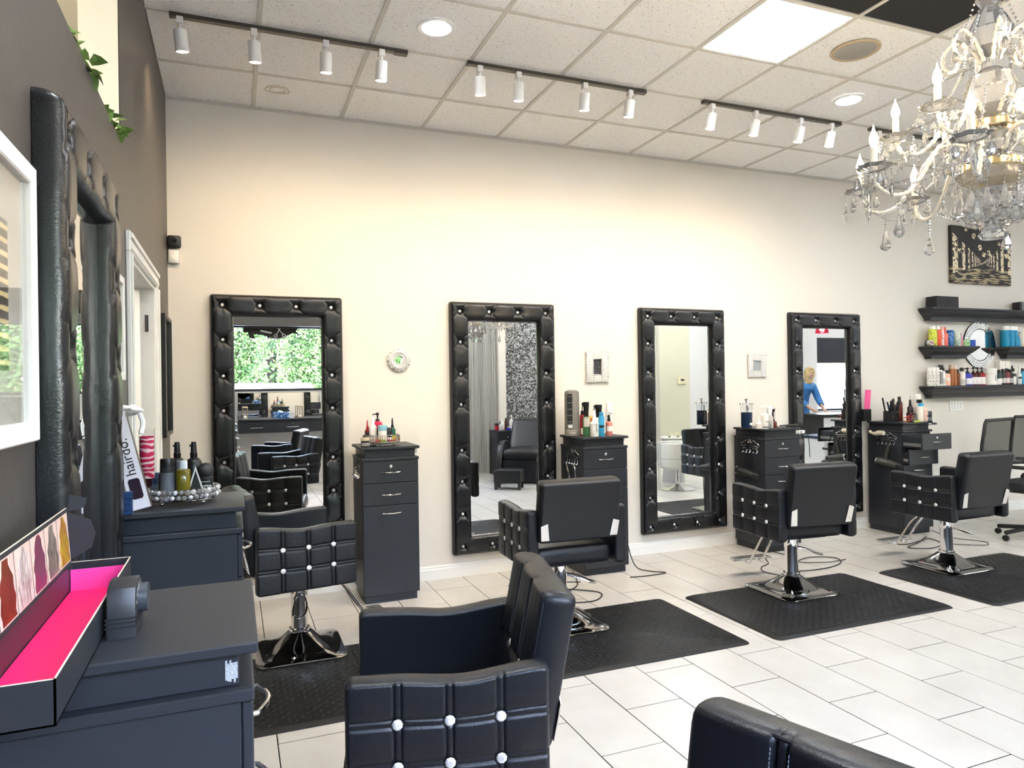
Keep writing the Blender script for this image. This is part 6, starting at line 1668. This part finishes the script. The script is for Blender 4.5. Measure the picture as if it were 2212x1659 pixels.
t = thing('pendant_lamp', 'red glass pendant lamp seen in the rightmost mirror', 'lamp', (11.25, -5.4, 0))
b = bm_new(); lathe(b, [(.12, 2.43), (.125, 2.44), (.115, 2.50), (.085, 2.57), (.04, 2.62), (.02, 2.63)], n=26, cap=False); obj('shade', b, mat('red_glass', (.55, .03, .08), .1, trans=.5), t)
b = bm_new(); ball(b, (0, 0, 2.49), .035, 12, 8); obj('bulb', b, mat('warm_bulb', (1, 1, 1), .3, emis=(1, .85, .6), es=14.), t)
b = bm_new(); tube(b, [(0, 0, 2.63), (0, 0, HC-.02)], .004, 6); obj('cord', b, CABLE, t)
b = bm_new(); lathe(b, [(.05, HC-.03), (.06, HC-.01), (.06, HC-.001)], n=20); obj('canopy', b, CHROME, t)
t = thing('metal_rail', 'chrome barred rail before the reception window', 'rail', (12.55, -5.75, 0))
b = bm_new(); tube(b, spline([(-.35, 0, 0), (-.35, 0, 1.2), (-.30, 0, 1.27), (.30, 0, 1.27), (.35, 0, 1.2), (.35, 0, 0)], 4), .02, 8); obj('hoop', b, STEEL, t)
for k in range(4): b = bm_new(); cyl(b, (-.21+.14*k, 0, .25), (-.21+.14*k, 0, 1.15), .008, 8); obj('bar', b, DCHROME, t)
for z_ in (.25, 1.15): b = bm_new(); cyl(b, (-.35, 0, z_), (.35, 0, z_), .010, 8); obj('crossbar', b, DCHROME, t)

# ---- outdoors: ground, white car, trees
bm = bm_new(); box(bm, -200, 300, -300, YF-.2, -.35, -.25); o = struct('ground_outdoors', bm, mat('asphalt', (.48, .48, .47), .9)); 
t = thing('white_car', 'white car parked outside the shop window seen in a mirror', 'car', (1.15, -10.6, -.25)); t.scale = (1, 1, 1.05)
PAINT = mat('white_car_paint', (.82, .83, .85), .2, coat=.6)
b = bm_new(); prism(b, [(-2.2, .35), (2.1, .35), (2.15, .75), (2.0, .95), (1.15, 1.05), (.55, 1.62), (-.1, 1.78), (-1.6, 1.78), (-2.05, 1.15), (-2.2, .9)], -.88, .88, 'x', .06); obj('body', b, PAINT, t)
CGL = mat('car_glass', (.02, .025, .03), .05)
b = bm_new(); prism(b, [(.50, 1.60), (1.12, 1.07), (1.14, 1.09), (.53, 1.63)], -.72, .72, 'x'); obj('windscreen', b, CGL, t, smooth=False)
for s in (-1, 1):
    b = bm_new(); prism(b, [(-1.85, 1.12), (.95, 1.10), (.45, 1.55), (-.1, 1.68), (-1.55, 1.68)], s*.885-.004, s*.885+.004, 'x'); obj('side_window', b, CGL, t, smooth=False)
    b = bm_new(); tube(b, [(s*.62, -1.5, 1.80), (s*.62, -1.3, 1.83), (s*.62, -.3, 1.83), (s*.62, -.1, 1.79)], .02, 6); obj('roof_rail', b, STEEL, t)
    b = bm_new(); box(b, s*1.0-.09, s*1.0+.09, .72, .82, 1.08, 1.2, .03, 2); obj('wing_mirror', b, PAINT, t)
    b = bm_new(); box(b, s*.62-.18, s*.62+.18, 2.05, 2.13, .72, .86, .02, 2); obj('headlight', b, mat('headlight', (.8, .82, .85), .1), t)
    for y in (-1.4, 1.35):
        b = bm_new(); cyl(b, (s*.80, y, .34), (s*.92, y, .34), .34, 24); wh = obj('wheel', b, RUBBER, t)
        b = bm_new(); cyl(b, (s*.915, y, .34), (s*.93, y, .34), .21, 16); obj('rim', b, STEEL, wh)
def _fol(nt, b):
    gi = nt.nodes.new('ShaderNodeTexCoord'); nz = nt.nodes.new('ShaderNodeTexNoise'); nz.inputs['Scale'].default_value = 4; nz.inputs['Detail'].default_value = 4
    rp = nt.nodes.new('ShaderNodeValToRGB'); rp.color_ramp.elements[0].position = .35; rp.color_ramp.elements[0].color = (.025, .07, .012, 1); rp.color_ramp.elements[1].position = .65; rp.color_ramp.elements[1].color = (.16, .27, .06, 1)
    nt.links.new(gi.outputs['Object'], nz.inputs['Vector']); nt.links.new(nz.outputs['Fac'], rp.inputs[0]); nt.links.new(rp.outputs[0], b.inputs['Base Color']); b.inputs['Roughness'].default_value = .6
FOL = node_mat('tree_leaves', lambda nt, b: _fol(nt, b))
rng = np.random.default_rng(3)
def crown_mesh():
    n = 26000; c = rng.normal(size=(n, 3)); c /= np.linalg.norm(c, axis=1)[:, None]; r = (.72+.28*rng.random(n)**.5)*(1+.16*np.sin(c[:, 0]*7+c[:, 2]*5)*np.cos(c[:, 1]*6))
    P = c*r[:, None]*np.array([2.3, 1.8, 2.7]); s = .055
    a = rng.normal(size=(n, 3)); a /= np.linalg.norm(a, axis=1)[:, None]; q = np.cross(a, c); q /= np.maximum(np.linalg.norm(q, axis=1), 1e-6)[:, None]
    v = np.empty((n*4, 3)); v[0::4] = P-a*s; v[1::4] = P+q*s*.5; v[2::4] = P+a*s; v[3::4] = P-q*s*.5
    me = bpy.data.meshes.new('crown'); me.from_pydata(v.tolist(), [], [(4*i, 4*i+1, 4*i+2, 4*i+3) for i in range(n)]); me.update(); return me
cr_me = crown_mesh()
b = bm_new(); lathe(b, [(.20, 0), (.15, 1.2), (.12, 3.0), (.05, 4.2)], n=12); tr_me = mesh_of('trunk', b)
t = thing('hedge', 'tall leafy green hedge outside the shop window seen in mirrors', 'hedge', (0, 0, -.25))
k = 0
for x, y, z, s in ((-4, -15.5, 2.4, 1.), (-1.2, -16.5, 2.2, 1.1), (1.4, -15.2, 2.3, 1.), (3.8, -16.2, 2.4, 1.1), (6.2, -15.4, 2.3, 1.), (9.0, -16.2, 2.3, 1.05), (-7, -16, 2.3, 1.1)):
    k += 1
    o = link('crown', cr_me, FOL, t, (x, y, z), (0, 0, k*1.3)); o.scale = (s, s, s); o['kind'] = 'stuff'
    link('trunk', tr_me, mat('bark', (.06, .045, .035), .9), t, (x, y, 0))
